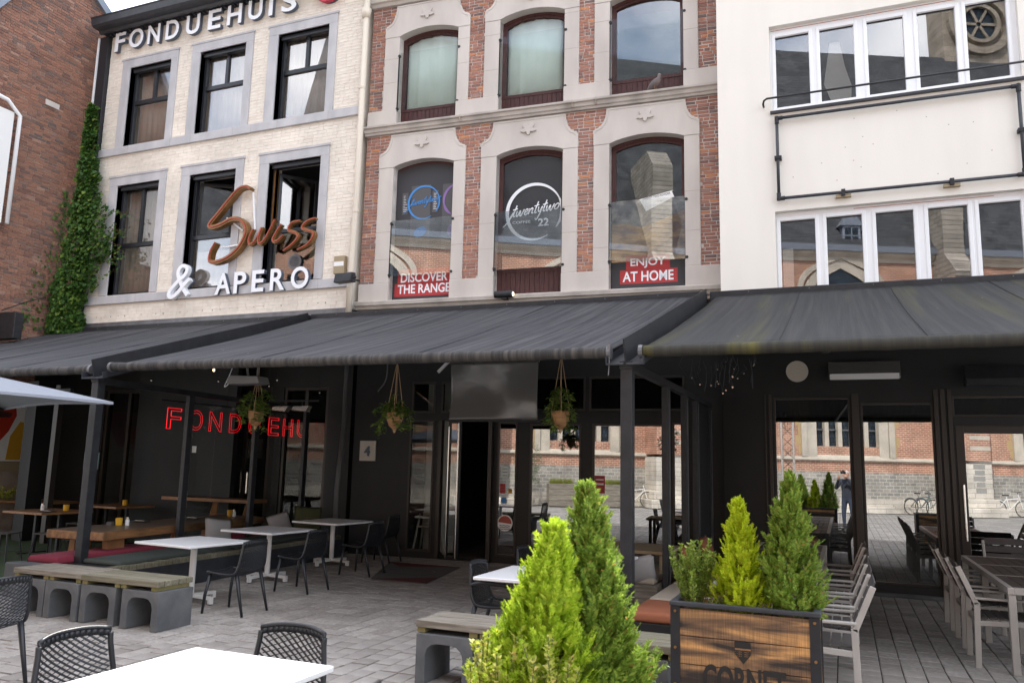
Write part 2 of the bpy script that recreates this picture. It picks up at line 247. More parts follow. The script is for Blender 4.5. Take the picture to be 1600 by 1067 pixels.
# ---------------------------------------------------------------- mesh helpers
class MB:
    def __init__(s): s.v = []; s.f = []
    def add(s, vs, fs):
        o = len(s.v); s.v += [tuple(p) for p in vs]; s.f += [tuple(i+o for i in f) for f in fs]; return s
    def box(s, x0, x1, y0, y1, z0, z1):
        return s.add([(x0, y0, z0), (x1, y0, z0), (x1, y1, z0), (x0, y1, z0), (x0, y0, z1), (x1, y0, z1), (x1, y1, z1), (x0, y1, z1)],
                     [(0, 3, 2, 1), (4, 5, 6, 7), (0, 1, 5, 4), (1, 2, 6, 5), (2, 3, 7, 6), (3, 0, 4, 7)])
    def obox(s, mat, sx, sy, sz):
        b = MB().box(-sx/2, sx/2, -sy/2, sy/2, -sz/2, sz/2); return s.add([mat @ Vector(p) for p in b.v], b.f)
    def bar(s, p, q, w, h, up=(0, 0, 1)):
        p, q = Vector(p), Vector(q); d = (q-p).normalized(); u = Vector(up); x = d.cross(u)
        if x.length < 1e-4: x = d.cross(Vector((0, 1, 0)))
        x.normalize(); u = x.cross(d); a, b = x*w/2, u*h/2
        return s.add([p-a-b, p+a-b, p+a+b, p-a+b, q-a-b, q+a-b, q+a+b, q-a+b], [(0, 3, 2, 1), (4, 5, 6, 7), (0, 1, 5, 4), (1, 2, 6, 5), (2, 3, 7, 6), (3, 0, 4, 7)])
    def tube(s, pts, r, n=8, closed=False):
        pts = [Vector(p) for p in pts]; k = len(pts); rs = r if hasattr(r, '__len__') else [r]*k; vs = []; prev = None
        for i, p in enumerate(pts):
            if closed: d = pts[(i+1) % k]-pts[i-1]
            else: d = pts[min(i+1, k-1)]-pts[max(i-1, 0)]
            d.normalize()
            if prev is None:
                a = d.cross(Vector((0, 0, 1)))
                if a.length < 1e-3: a = d.cross(Vector((1, 0, 0)))
            else: a = prev-d*prev.dot(d)
            a.normalize(); prev = a; b = d.cross(a)
            vs += [p+(a*cos(2*pi*j/n)+b*sin(2*pi*j/n))*rs[i] for j in range(n)]
        fs = []
        for i in range(k if closed else k-1):
            o, q = i*n, ((i+1) % k)*n
            fs += [(o+j, o+(j+1) % n, q+(j+1) % n, q+j) for j in range(n)]
        if not closed: fs += [tuple(range(n-1, -1, -1)), tuple(range((k-1)*n, k*n))]
        return s.add(vs, fs)
    def prism(s, poly, a, b, plane='xz'):
        """polygon extruded along the third axis from a to b"""
        n = len(poly); f = {'xz': lambda p, t: (p[0], t, p[1]), 'xy': lambda p, t: (p[0], p[1], t), 'yz': lambda p, t: (t, p[0], p[1])}[plane]
        return s.add([f(p, a) for p in poly]+[f(p, b) for p in poly], [tuple(range(n)), tuple(range(2*n-1, n-1, -1))]+[(i, i+n, (i+1) % n+n, (i+1) % n) for i in range(n)])
    def lathe(s, prof, n=20, c=(0, 0, 0)):
        vs = [(c[0]+r*cos(2*pi*j/n), c[1]+r*sin(2*pi*j/n), c[2]+z) for r, z in prof for j in range(n)]; k = len(prof)
        return s.add(vs, [(i*n+j, i*n+(j+1) % n, (i+1)*n+(j+1) % n, (i+1)*n+j) for i in range(k-1) for j in range(n)]+[tuple(range(n-1, -1, -1)), tuple(range((k-1)*n, k*n))])
    def strip(s, pts, w, d0, d1, taper=None):
        """ribbon following 2D pts in the xz plane, width w, from y=d0 to y=d1"""
        k = len(pts); P = [Vector((p[0], p[1])) for p in pts]; A = []; B = []
        for i in range(k):
            t = (P[min(i+1, k-1)]-P[max(i-1, 0)]); t.normalize(); nrm = Vector((-t.y, t.x)); ww = w*(taper(i/(k-1)) if taper else 1)/2
            A.append(P[i]+nrm*ww); B.append(P[i]-nrm*ww)
        vs = []
        for i in range(k): e = -min(.00015*i, .012) if d1-d0 > .02 else -.00001*i; vs += [(A[i].x, d0+e, A[i].y), (B[i].x, d0+e, B[i].y), (B[i].x, d1, B[i].y), (A[i].x, d1, A[i].y)]
        fs = [(0, 1, 2, 3), (4*k-1, 4*k-2, 4*k-3, 4*k-4)]
        for i in range(k-1):
            o = 4*i; fs += [(o+j, o+4+j, o+4+(j+1) % 4, o+(j+1) % 4) for j in range(4)]
        return s.add(vs, fs)
    def mesh(s, name, smooth=False):
        me = bpy.data.meshes.new(name); me.from_pydata([tuple(v) for v in s.v], [], s.f)
        bm = bmesh.new(); bm.from_mesh(me); bmesh.ops.recalc_face_normals(bm, faces=bm.faces); bm.to_mesh(me); bm.free()
        if smooth: me.shade_smooth()
        return me
    def build(s, name, mat, parent=None, smooth=False, bevel=0, seg=2, **kw):
        me = s.mesh(name, smooth); me.materials.append(M[mat]); return put(name, me, parent, bevel, seg, **kw)
def put(name, me, parent=None, bevel=0, seg=2, label=None, cat=None, group=None, kind=None, loc=None, rz=None):
    o = bpy.data.objects.new(name, me); COL.objects.link(o)
    if parent is not None: o.parent = parent
    if loc is not None: o.location = loc
    if rz is not None: o.rotation_euler = (0, 0, rz)
    if bevel:
        bv = o.modifiers.new('bevel', 'BEVEL'); bv.width = bevel; bv.segments = seg; bv.limit_method = 'ANGLE'; bv.angle_limit = R(40)
    tagp(o, label, cat, group, kind); return o
def tagp(o, label=None, cat=None, group=None, kind=None):
    if label: o['label'] = label
    if cat: o['category'] = cat
    if group: o['group'] = group
    if kind: o['kind'] = kind
def multi(name, mat, par, boxes, **kw):
    for b in boxes: MB().box(*b).build(name, mat, par, **kw)
def thing(name, label, cat, loc=(0, 0, 0), rz=0, group=None):
    o = bpy.data.objects.new(name, None); COL.objects.link(o); o.location = loc; o.rotation_euler = (0, 0, rz); o.empty_display_size = .1
    tagp(o, label, cat, group); return o
KIDS = {}
def copy_thing(o, loc, rz, label, group=None, scale=None):
    c = o.copy(); COL.objects.link(c); c.location = loc; c.rotation_euler = (0, 0, rz); c['label'] = label
    if group: c['group'] = group
    if scale: c.scale = scale
    def rec(src, dst):
        for ch in src.children:
            d = ch.copy(); COL.objects.link(d); d.parent = dst; rec(ch, d)
    rec(o, c); return c
def catmull(pts, n=6):
    P = [np.array(p, float) for p in pts]; P = [2*P[0]-P[1]]+P+[2*P[-1]-P[-2]]; out = []
    for i in range(1, len(P)-2):
        for k in range(n):
            t = k/n; out.append(.5*((2*P[i])+(P[i+1]-P[i-1])*t+(2*P[i-1]-5*P[i]+4*P[i+1]-P[i+2])*t*t+(3*P[i]-P[i-1]-3*P[i+1]+P[i+2])*t**3))
    out.append(P[-2]); return [tuple(p) for p in out]
def text_mesh(txt, depth=.01, offset=0, bevel=None, shear=0, spacing=1):
    """flat text in the xz plane, facing -y, origin at lower left of its bounds, normalised to its own size; returns mesh, width, height"""
    cu = bpy.data.curves.new('t', 'FONT'); cu.body = txt; cu.offset = offset; cu.shear = shear; cu.space_character = spacing; cu.resolution_u = 4
    if bevel: cu.fill_mode = 'NONE'; cu.bevel_depth = bevel; cu.bevel_resolution = 1
    else: cu.extrude = depth/2
    ob = bpy.data.objects.new('t', cu); COL.objects.link(ob); dg = bpy.context.evaluated_depsgraph_get(); dg.update()
    me = bpy.data.meshes.new_from_object(ob.evaluated_get(dg)); bpy.data.objects.remove(ob); bpy.data.curves.remove(cu)
    n = len(me.vertices); co = np.zeros(n*3, np.float32); me.vertices.foreach_get('co', co); co = co.reshape(-1, 3)
    lo, hi = co.min(0), co.max(0); co = co-np.array([lo[0], lo[1], (lo[2]+hi[2])/2]); w, h = hi[0]-lo[0], hi[1]-lo[1]
    return me, co, w, h
def text(txt, mat, parent, name, x, z, y, w=None, h=None, depth=.01, offset=0, bevel=None, shear=0, spacing=1, rot=0, side=None, **kw):
    me, co, tw, th = text_mesh(txt, depth, offset, bevel, shear, spacing); sx = w/tw if w else h/th; sz = h/th if h else sx
    X, Zc, D = co[:, 0]*sx, co[:, 1]*sz, -co[:, 2]
    if bevel: D = D*sx
    c, s_ = cos(rot), sin(rot); v = np.stack([x+X*c-Zc*s_, y+D, z+X*s_+Zc*c], 1).astype(np.float32)
    me.vertices.foreach_set('co', v.ravel()); me.update(); me.materials.clear(); me.materials.append(M[mat])
    if side: 
        me.materials.append(M[side])
        for p in me.polygons: p.material_index = 0 if abs(p.normal.y) > .7 else 1
    else:
        for p in me.polygons: p.material_index = 0
    return put(name, me, parent, **kw)
def rects_minus(u0, u1, z0, z1, holes):
    """split a wall rectangle into rectangles around holes (u0,u1,z0,z1)"""
    us = sorted({u0, u1, *[min(max(h[i], u0), u1) for h in holes for i in (0, 1)]}); out = []
    for a, b in zip(us, us[1:]):
        m = (a+b)/2; hs = sorted([(max(h[2], z0), min(h[3], z1)) for h in holes if h[0] < m < h[1]]); z = z0
        for p, q in hs:
            if p > z: out.append((a, b, z, p))
            z = max(z, q)
        if z < z1: out.append((a, b, z, z1))
    return out
def wall(u0, u1, z0, z1, holes, y0, y1):
    mb = MB()
    for a, b, c, d in rects_minus(u0, u1, z0, z1, holes): mb.box(a, b, y0, y1, c, d)
    return mb
def frame_mb(u0, u1, z0, z1, w, y0, y1, wb=None):
    wb = wb or w; return MB().box(u0, u0+w, y0, y1, z0, z1).box(u1-w, u1, y0, y1, z0, z1).box(u0+w, u1-w, y0, y1, z1-w, z1).box(u0+w, u1-w, y0, y1, z0, z0+wb)
NB = {}
def lay_bricks(parent, name, mat, u0, u1, z0, z1, course, length, blocked, y_face, depth, joint=.011, limit=300, near=lambda u, z: 0, jit=.003, swap=None):
    """running bond; blocked(z) gives intervals of u that are not brick; largest 'limit' single objects, the rest one stuff part"""
    items = []; k = 0; z = z0
    while z < z1-.02:
        zt = min(z+course-joint, z1); zm = (z+zt)/2; iv = [(u0, u1)]
        for a, b in blocked(zm):
            nv = []
            for p, q in iv:
                if b <= p or a >= q: nv.append((p, q))
                else:
                    if a > p: nv.append((p, a))
                    if b < q: nv.append((b, q))
            iv = nv
        for p, q in iv:
            st = u0-length+(length*.5 if k % 2 else 0)+random.uniform(-.01, .01); x = st
            while x < q:
                ln = length*(1 if random.random() > .28 else .52); a, b = max(x, p+.004), min(x+ln-joint, q-.004); x += ln
                if b-a > .025: items.append((a, b, z+random.uniform(-.002, .002), zt+random.uniform(-.002, .002), y_face-random.uniform(-jit, jit)))
        z += course; k += 1
    order = sorted(range(len(items)), key=lambda i: near((items[i][0]+items[i][1])/2, (items[i][2]+items[i][3])/2))
    single = set(order[:limit]); rest = MB()
    unit = None
    for i, (a, b, c, d, y) in enumerate(items):
        if i in single:
            if unit is None:
                unit = MB(); e = .06; g = .16
                unit.add([(-.5, 0, -.5), (.5, 0, -.5), (.5, 0, .5), (-.5, 0, .5), (-.5, .12, -.5), (.5, .12, -.5), (.5, .12, .5), (-.5, .12, .5), (-.5, 1, -.5), (.5, 1, -.5), (.5, 1, .5), (-.5, 1, .5)], [])
                for j in (0, 1, 2, 3):
                    px, _, pz = unit.v[j]; unit.v[j] = (px*.965, 0, pz*.88)
                unit.f.append((0, 1, 2, 3)); unit.f += [(j, (j+1) % 4, (j+1) % 4+4, j+4) for j in range(4)]+[(j+4, (j+1) % 4+4, (j+1) % 4+8, j+8) for j in range(4)]
                unit = unit.mesh('brick'); unit.materials.append(M[mat])
            o = bpy.data.objects.new(name, unit); COL.objects.link(o); o.parent = parent; o.location = ((a+b)/2, y, (c+d)/2); o.scale = (b-a, depth, d-c)
            if swap: swap(o)
        else:
            n = len(rest.v); rest.v += [(a, y, c), (b, y, c), (b, y, d), (a, y, d), (a, y+depth, c), (b, y+depth, c), (b, y+depth, d), (a, y+depth, d)]
            rest.f += [(n, n+1, n+2, n+3), (n, n+4, n+5, n+1), (n+1, n+5, n+6, n+2), (n+2, n+6, n+7, n+3), (n+3, n+7, n+4, n)]
    if rest.f:
        me = bpy.data.meshes.new(name); me.from_pydata(rest.v, [], rest.f); me.materials.append(M[mat]); o = put(name, me, parent, kind='stuff'); 
        if swap: swap(o)
    return len(items)

# ================================================================ SETTING
g = MB().add([(-150, -150, -.014), (150, -150, -.014), (150, 150, -.014), (-150, 150, -.014)], [(0, 1, 2, 3)]).build('square', 'square_paving', kind='structure')
terr = MB().add([(-9.95, 2.2, -.009), (4.2, 2.2, -.009), (4.2, 13.6, -.009), (-9.95, 13.6, -.009)], [(0, 1, 2, 3)]).build('terrace_bedding', 'joint_sand', kind='structure')
def pavers():
    items = []; x = -9.9
    while x < 4.1:
        w = .178; y = 2.25+random.uniform(0, .2)
        while y < 13.5:
            l = random.choice((.19, .21, .23, .26)); 
            if not (y > 13.0 and x > -1.7): items.append((x+random.uniform(.003, .006), x+w-random.uniform(.003, .006), y+random.uniform(.006, .010), y+l-random.uniform(.006, .010)))
            y += l
        x += w
    def vis(t):
        x, y = (t[0]+t[1])/2, (t[2]+t[3])/2; v = Vector((x, y, 0))-Vector((0, 0, CAMH)); d = v.dot(cf); px = 800+1246.8*v.dot(cr)/d if d > 0 else -1e4; py = 533-1246.8*v.dot(cu)/d if d > 0 else 1e4
        hid = (x > -3.3 and y < 6.6) or (-8.6 < x < -6.3 and y > 6.2)
        return (0 if (0 < px < 1600 and py < 1080 and not hid) else 1000)+v.length
    items.sort(key=vis); unit = MB(); e = .5
    unit.add([(-.5, -.5, -1), (.5, -.5, -1), (.5, .5, -1), (-.5, .5, -1), (-.5, -.5, -.12), (.5, -.5, -.12), (.5, .5, -.12), (-.5, .5, -.12), (-.47, -.478, 0), (.47, -.478, 0), (.47, .478, 0), (-.47, .478, 0)], [(8, 9, 10, 11)])
    for j in range(4): unit.f += [(j, (j+1) % 4, (j+1) % 4+4, j+4), (j+4, (j+1) % 4+4, (j+1) % 4+8, j+8)]
    um = unit.mesh('paver'); um.materials.append(M['paver']); rv = []; rf = []
    for i, (a, b, c, d) in enumerate(items):
        zt = random.uniform(-.004, .003); tx, ty = random.uniform(-.012, .012), random.uniform(-.012, .012)
        if i < 300:
            o = bpy.data.objects.new('paver', um); COL.objects.link(o); o.parent = g; o.location = ((a+b)/2, (c+d)/2, zt); o.scale = (b-a, d-c, .03); o.rotation_euler = (tx, ty, 0)
        else:
            n = len(rv); m = .005
            rv += [(a, c, -.02), (b, c, -.02), (b, d, -.02), (a, d, -.02), (a, c, zt-.004), (b, c, zt-.004), (b, d, zt-.004), (a, d, zt-.004), (a+m, c+m, zt-ty*.08), (b-m, c+m, zt+ty*.08), (b-m, d-m, zt+tx*.1), (a+m, d-m, zt-tx*.1)]
            rf.append((n+8, n+9, n+10, n+11))
            for j in range(4): rf += [(n+j, n+(j+1) % 4, n+(j+1) % 4+4, n+j+4), (n+j+4, n+(j+1) % 4+4, n+(j+1) % 4+8, n+j+8)]
    me = bpy.data.meshes.new('paver'); me.from_pydata(rv, [], rf); me.materials.append(M['paver']); put('paver', me, g, kind='stuff')
pavers()
MB().add([(-17, 4.5, -.004), (-9.96, 4.5, -.004), (-9.96, 13.6, -.004), (-17, 13.6, -.004)], [(0, 1, 2, 3)]).build('artificial_turf', 'turf', kind='structure')

# ================================================================ CREAM HOUSE (left)
ch = thing('cream_house', 'cream painted brick house with grey stone window surrounds and black roof gutter', 'house', (0, 13, 0))
LW = [(-15.41, -14.12, 8.90, 10.88), (-13.25, -11.94, 8.90, 10.88), (-11.06, -9.73, 8.90, 10.88), (-15.44, -14.15, 5.33, 7.94), (-13.25, -11.95, 5.33, 7.94), (-11.07, -9.74, 5.33, 7.94)]
wall(-16.13, -8.88, 4.70, 12.05, LW, .006, .42).build('wall', 'cream_paint', ch)
MB().box(-16.13, -15.95, .62, 7, 0, 12.0).box(-9.06, -8.88, .62, 7, 0, 12.0).box(-16.13, -8.88, 6.8, 7, 0, 12.0).build('side_wall', 'grey_plaster', ch)
multi('floor_slab', 'dark_room', ch, [(-15.95, -9.06, .42, 6.8, 8.35, 8.55), (-15.95, -9.06, .42, 6.8, 4.5, 4.69), (-15.95, -9.06, .42, 6.8, 11.7, 11.9)])
def lb(z):
    out = []
    for a, b, c, d in LW:
        if c-.02 < z < d+.25: out.append((a-.265, b+.205))
    if 8.69 < z < 8.91 or 5.10 < z < 5.33: out.append((-17, -8))
    return out
lay_bricks(ch, 'brick', 'cream_brick', -16.13, -8.88, 4.71, 11.8, .073, .235, lb, 0, .02, .007, 300, lambda u, z: abs(z-10)+.2*abs(u+10), .0025)
for i, (a, b, c, d) in enumerate(LW):
    t = .25
    MB().box(a-t, a, -.025, .16, c, d).box(b, b+.20, -.025, .16, c, d).box(a-t, b+.20, -.025, .16, d, d+t).build('window_surround', 'blue_stone', ch, bevel=.006)
    MB().box(a-t-.03, b+.23, -.04, 0, d+t-.05, d+t).build('surround_molding', 'blue_stone', ch, bevel=.008)
    w = frame_mb(a, b, c, d, .075, .14, .24)
    zt = c+(d-c)*(.58 if d-c < 2.2 else .46)
    w.box(a+.075, b-.075, .15, .23, zt-.05, zt+.05)
    if i not in (4, 5): w.box((a+b)/2-.045, (a+b)/2+.045, .155, .225, zt+.05, d-.075)
    w.box(a+.02, b-.02, .06, .14, d-.10, d)
    if i not in (5,):
        fr = w.build('window', 'window_black', ch, bevel=.008)
        MB().box(a+.075, b-.075, .19, .196, c+.075, zt-.05).build('pane', 'pane_glass', fr)
        if i not in (4,):
            m = (a+b)/2; MB().box(a+.075, m-.045, .19, .196, zt+.05, d-.075).build('pane', 'pane_glass', fr); MB().box(m+.045, b-.075, .19, .196, zt+.05, d-.075).build('pane', 'pane_glass', fr)
            pts = [(a+.08+(b-a-.16)*k/24, .32+.02*sin(k*1.7+i)+.012*sin(k*3.1)) for k in range(25)]
            cu_ = MB(); cu_.prism([(x, y) for x, y in pts]+[(x, y+.012) for x, y in reversed(pts)], c+.05, d-.05, 'xy'); cu_.build('curtain', 'curtain', fr, smooth=True)
        else:
            MB().box(a+.075, b-.075, .30, .31, c+.05, c+.9).build('curtain', 'curtain', fr)
            s2 = MB(); sx, sy = cos(R(28)), sin(R(28)); p0 = Vector((a+.09, .24, 0))
            def L2(x, y, z): return (p0.x+x*sx-y*sy, p0.y+x*sy+y*sx, z)
            def bx(mb, x0, x1, y0, y1, z0, z1):
                q = MB().box(x0, x1, y0, y1, z0, z1); mb.add([L2(*v) for v in q.v], q.f)
            for u_ in ((0, .07, 0, .05, zt+.06, d-.1), (.68, .75, 0, .05, zt+.06, d-.1), (.07, .68, 0, .05, zt+.06, zt+.13), (.07, .68, 0, .05, d-.17, d-.1)): bx(s2, *u_)
            s2.build('sash', 'window_black', fr, bevel=.006); s3 = MB(); bx(s3, .07, .68, .02, .026, zt+.13, d-.17); s3.build('pane', 'pane_glass', fr)
    else:
        fr = frame_mb(a, b, c, d, .075, .14, .24).box(a+.02, b-.02, .06, .14, d-.10, d).box(a+.075, b-.075, .15, .23, zt-.1, zt-.02).build('window', 'window_black', ch, bevel=.008)
        MB().box(a+.075, b-.075, .19, .2, c+.075, zt-.1).build('lower_panel', 'dark_pane', fr)
        s2 = MB(); sx, sy = cos(R(52)), sin(R(52)); p0 = Vector((a+.10, .24, 0))
        def L3(x, y, z): return (p0.x+x*sx-y*sy, p0.y+x*sy+y*sx, z)
        def bx3(mb, x0, x1, y0, y1, z0, z1):
            q = MB().box(x0, x1, y0, y1, z0, z1); mb.add([L3(*v) for v in q.v], q.f)
        for u_ in ((0, .07, 0, .05, zt, d-.14), (.78, .86, 0, .05, zt, d-.14), (.07, .78, 0, .05, zt, zt+.07), (.07, .78, 0, .05, d-.21, d-.14)): bx3(s2, *u_)
        s2.build('sash', 'window_black', fr, bevel=.006); s3 = MB(); bx3(s3, .07, .78, .02, .026, zt+.07, d-.21); s3.build('pane', 'pane_glass', fr)
        MB().box(a+.04, a+.075, .13, .25, zt, d-.1).build('weather_strip', 'copper', fr)
        vg = MB(); vg.lathe([(.02, 0), (.165, 0), (.165, .03), (.13, .035)], 24); V_ = [(x-10.36, -z+.17, y+5.78) for x, y, z in vg.v]; MB().add(V_, vg.f).build('vent', 'steel_grey', fr)
        vs_ = MB()
        for k in range(9): zz = 5.68+.025*k; hw = math.sqrt(max(.0001, .12**2-(zz-5.78)**2)); vs_.box(-10.36-hw, -10.36+hw, .13, .142, zz-.006, zz+.006)
        vs_.build('vent_slat', 'window_black', fr, kind='stuff')
        for bx_ in (-10.5, -10.12): MB().box(bx_, bx_+.34, .8, 1.1, 6.0, 6.78).build('cardboard_box', 'wood_pale', fr)
MB().box(-16.2, -8.86, -.055, .1, 8.70, 8.893).build('sill_band', 'blue_stone', ch, bevel=.01)
MB().box(-16.2, -8.9, -.055, .1, 5.12, 5.31).build('sill_band', 'blue_stone', ch, bevel=.01)
for zz0, xs in ((8.70, (-15.2, -13.9, -13.3, -12.1, -11.6, -10.9, -9.6)), (5.12, (-15.7, -14.5, -13.6, -12.2, -9.6))):
    jb = MB()
    for x in xs: jb.box(x-.003, x+.003, -.0565, .0, zz0+.003, zz0+.188)
    jb.build('joint', 'dark_mortar', ch, kind='stuff')
MB().box(-16.15, -8.87, -.03, .3, 4.53, 4.70).build('lintel_beam', 'steel_grey', ch, bevel=.008)
an = MB()
for k in range(30):
    x = -15.7+k*.225+random.uniform(-.03, .03); an.box(x, x+.012, -.008, .001, 4.83+random.uniform(-.02, .02), 4.845)
an.build('wall_anchor', 'steel_grey', ch, kind='stuff')
cap = MB()
for (u, z) in ((-15.6, 7.3), (-13.35, 7.15), (-9.62, 7.7), (-9.6, 7.1), (-9.6, 6.2), (-11.2, 7.5), (-12.6, 8.06)): cap.box(u-.03, u+.03, -.03, -.005, z-.04, z+.04)
cap.build('anchor_cap', 'blue_stone', ch, kind='stuff')
# cornice and gutter
cor = MB().prism([(.1, 11.80), (-.02, 11.80), (-.06, 11.84), (-.16, 11.85), (-.18, 11.80), (-.24, 11.80), (-.26, 11.86), (-.42, 11.86), (-.47, 11.90), (-.50, 12.04), (-.53, 12.07), (-.45, 12.09), (.1, 12.09)], -16.30, -8.8, 'yz')
cor.build('cornice', 'anthracite', ch, bevel=.006)
den = MB()
for k in range(58): den.box(-16.1+k*.125, -16.04+k*.125, -.12, -.02, 11.79, 11.845)
den.build('dentil', 'anthracite', ch, kind='stuff')
MB().prism([(-.40, 12.05), (3.3, 15.2), (7.0, 12.05)], -16.2, -8.7, 'yz').build('roof', 'slate', ch)
MB().box(-16.42, -16.14, -.10, .10, 4.6, 11.8).build('corner_board', 'window_black', ch, bevel=.01); MB().box(-16.47, -16.425, -.12, .02, 4.45, 11.78).build('edge_trim', 'pvc_white', ch)
# ground floor, under the awning
GL = [(-15.6, -14.2, .1, 3.2), (-13.9, -12.4, .1, 3.2), (-12.2, -10.9, .1, 3.2), (-10.6, -9.5, .1, 3.2)]
wall(-17.0, -8.95, 0, 4.52, GL, .40, .61).build('ground_floor_wall', 'black_wall', ch)
MB().box(-16.13, -9.0, .0, .398, 4.40, 4.515).build('soffit', 'black_wall', ch)
for a, b, c, d in GL:
    fr = frame_mb(a, b, c, d, .07, .42, .52).box((a+b)/2-.04, (a+b)/2+.04, .43, .51, c+.07, d-.07).build('shop_window', 'bronze_frame', ch, bevel=.006)
    MB().box(a+.07, (a+b)/2-.04, .47, .476, c+.07, d-.07).build('pane', 'dim_glass', fr); MB().box((a+b)/2+.04, b-.07, .47, .476, c+.07, d-.07).build('pane', 'dim_glass', fr)
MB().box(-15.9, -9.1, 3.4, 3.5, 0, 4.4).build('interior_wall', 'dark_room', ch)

def sign_letters(par, word, xs, widths, zb, zt_, y, mats=('letter_white', 'letter_side'), depth=.09, offset=.02):
    for c, x, w in zip(word, xs, widths): text(c, mats[0], par, 'letter', x, zb, y, w=w, h=zt_-zb, depth=depth, offset=offset, side=mats[1])
sg = thing('letter_sign', 'white block letters reading FONDUEHUIS under the black gutter', 'sign', (0, 12.9, 0))
n = 10; x0, x1 = -15.89, -10.57; pitch = (x1-x0+.12)/n; ws = []
xs = [-15.89, -15.43, -14.84, -14.28, -13.66, -13.01, -12.46, -11.87, -11.30, -10.96]
ws = [.33, .45, .38, .40, .40, .37, .41, .39, .105, .40]
sign_letters(sg, 'FONDUEHUIS', xs, ws, 11.32, 11.80, .03)
rb = thing('round_sign', 'red round logo disc at right end of the FONDUEHUIS letters', 'sign', (-9.75, 12.9, 11.68))
q = MB().lathe([(.02, 0), (.345, 0), (.35, .012), (.35, .10), (.02, .10)], 40); MB().add([(x, -z+.05, y) for x, y, z in q.v], q.f).build('disc', 'red_round', rb)
q = MB().lathe([(.02, 0), (.33, 0), (.33, .03), (.02, .03)], 40); MB().add([(x+.02, -z+.10, y-.01) for x, y, z in q.v], q.f).build('backing', 'letter_side', rb)
st = [(-.05, -.12), (.05, -.12), (.05, .05), (.14, .05), (.14, .12), (-.14, .12), (-.14, .05), (-.05, .05)]
MB().prism(st, -.062, -.05).build('emblem', 'letter_white', rb)
ap = thing('letter_sign', 'white block letters reading & APERO above the dark awning', 'sign', (0, 12.9, 0))
sign_letters(ap, 'APERO', [-12.18, -11.68, -11.21, -10.74, -10.22], [.42, .32, .31, .37, .43], 5.13, 5.59, .03)
amp = catmull([(-12.92, 5.17), (-13.06, 5.34), (-13.22, 5.62), (-13.20, 5.77), (-13.08, 5.83), (-12.98, 5.76), (-13.02, 5.63), (-13.2, 5.5), (-13.38, 5.33), (-13.44, 5.2), (-13.34, 5.15), (-13.16, 5.26), (-12.98, 5.45), (-12.88, 5.52)], 6)
MB().strip(amp, .085, -.03, .06).build('letter', 'letter_white', ap); MB().strip(amp, .083, .061, .12).build('letter_back', 'letter_side', ap)
sw = thing('script_sign', 'copper coloured cursive sign reading Swiss on white struts', 'sign', (0, 12.82, 0))
strokes = [[(-11.38, 7.36), (-11.49, 7.42), (-11.69, 7.39), (-11.91, 7.20), (-12.17, 6.93), (-12.41, 6.68), (-12.33, 6.61), (-12.09, 6.65), (-11.82, 6.74), (-11.58, 6.70), (-11.43, 6.55), (-11.41, 6.36), (-11.57, 6.09), (-11.83, 5.91), (-12.11, 5.83), (-12.31, 5.86), (-12.31, 6.05), (-12.20, 6.26)],
           [(-11.22, 6.46), (-11.31, 6.26), (-11.28, 6.14), (-11.18, 6.17), (-11.08, 6.30), (-10.99, 6.47), (-11.06, 6.26), (-11.03, 6.14), (-10.93, 6.17), (-10.80, 6.36), (-10.66, 6.62)],
           [(-10.50, 6.50), (-10.60, 6.36), (-10.685, 6.21), (-10.655, 6.145), (-10.56, 6.16), (-10.43, 6.26)],
           [(-10.04, 6.53), (-10.24, 6.50), (-10.31, 6.36), (-10.12, 6.28), (-10.06, 6.18), (-10.22, 6.03), (-10.40, 5.93)],
           [(-9.66, 6.55), (-9.86, 6.50), (-9.97, 6.38), (-9.84, 6.31), (-9.69, 6.25), (-9.70, 6.14), (-9.84, 6.00), (-10.05, 5.92)]]
for nm, s_, w_ in zip(('letter',)*5, strokes, (.095, .072, .072, .072, .072)):
    p_ = catmull(s_, 7); o_ = MB().strip(p_, w_, 0, .13 if w_ > .09 else .085, lambda t: 1-.35*abs(2*t-1)**3).build(nm, 'copper', sw); MB().strip(p_, .018, -.022, -.0).build('edge_stripe', 'copper_edge', o_)
for a, b in (((-11.39, .12, 7.32), (-11.28, .13, 6.5)), ((-12.05, .12, 6.82), (-11.6, .13, 6.5)), ((-12.05, .12, 6.17), (-11.4, .13, 6.22)), ((-12.14, .08, 6.16), (-12.1, .16, 6.2))): 
    MB().bar(a, b, .03, .03).build('strut', 'pvc_white', sw)
np_ = thing('notice_box', 'small pinkish notice box on cream wall beside the downpipe', 'wall box', (-9.08, 12.96, 5.56))
MB().box(-.125, .125, -.07, .03, -.18, .18).build('box', 'wood_pale', np_, bevel=.006); MB().box(-.12, .11, -.074, -.0705, -.03, .06).build('paper_band', 'white_paint', np_)
dp = thing('downpipe', 'cream downpipe between cream house and red brick house', 'pipe', (0, 0, 0))
MB().tube([(-8.76, 12.90, 12.3), (-8.76, 12.90, 7.0), (-8.80, 12.90, 5.2), (-8.80, 12.90, 4.55)], .06, 12).build('pipe', 'pipe_cream', dp, smooth=True)
MB().tube([(-8.77, 12.90, 10.75), (-8.77, 12.90, 10.95)], [.075, .11], 12).build('hopper', 'pipe_cream', dp, smooth=True)
for zz in (9.2, 6.6): MB().tube([(-8.765, 12.90, zz), (-8.765, 12.90, zz+.05)], .068, 12).build('pipe_clip', 'pipe_cream', dp)
fl = thing('floodlight', 'black box floodlight on bracket beside the cream downpipe', 'floodlight', (-8.73, 12.62, 5.2), R(-8))
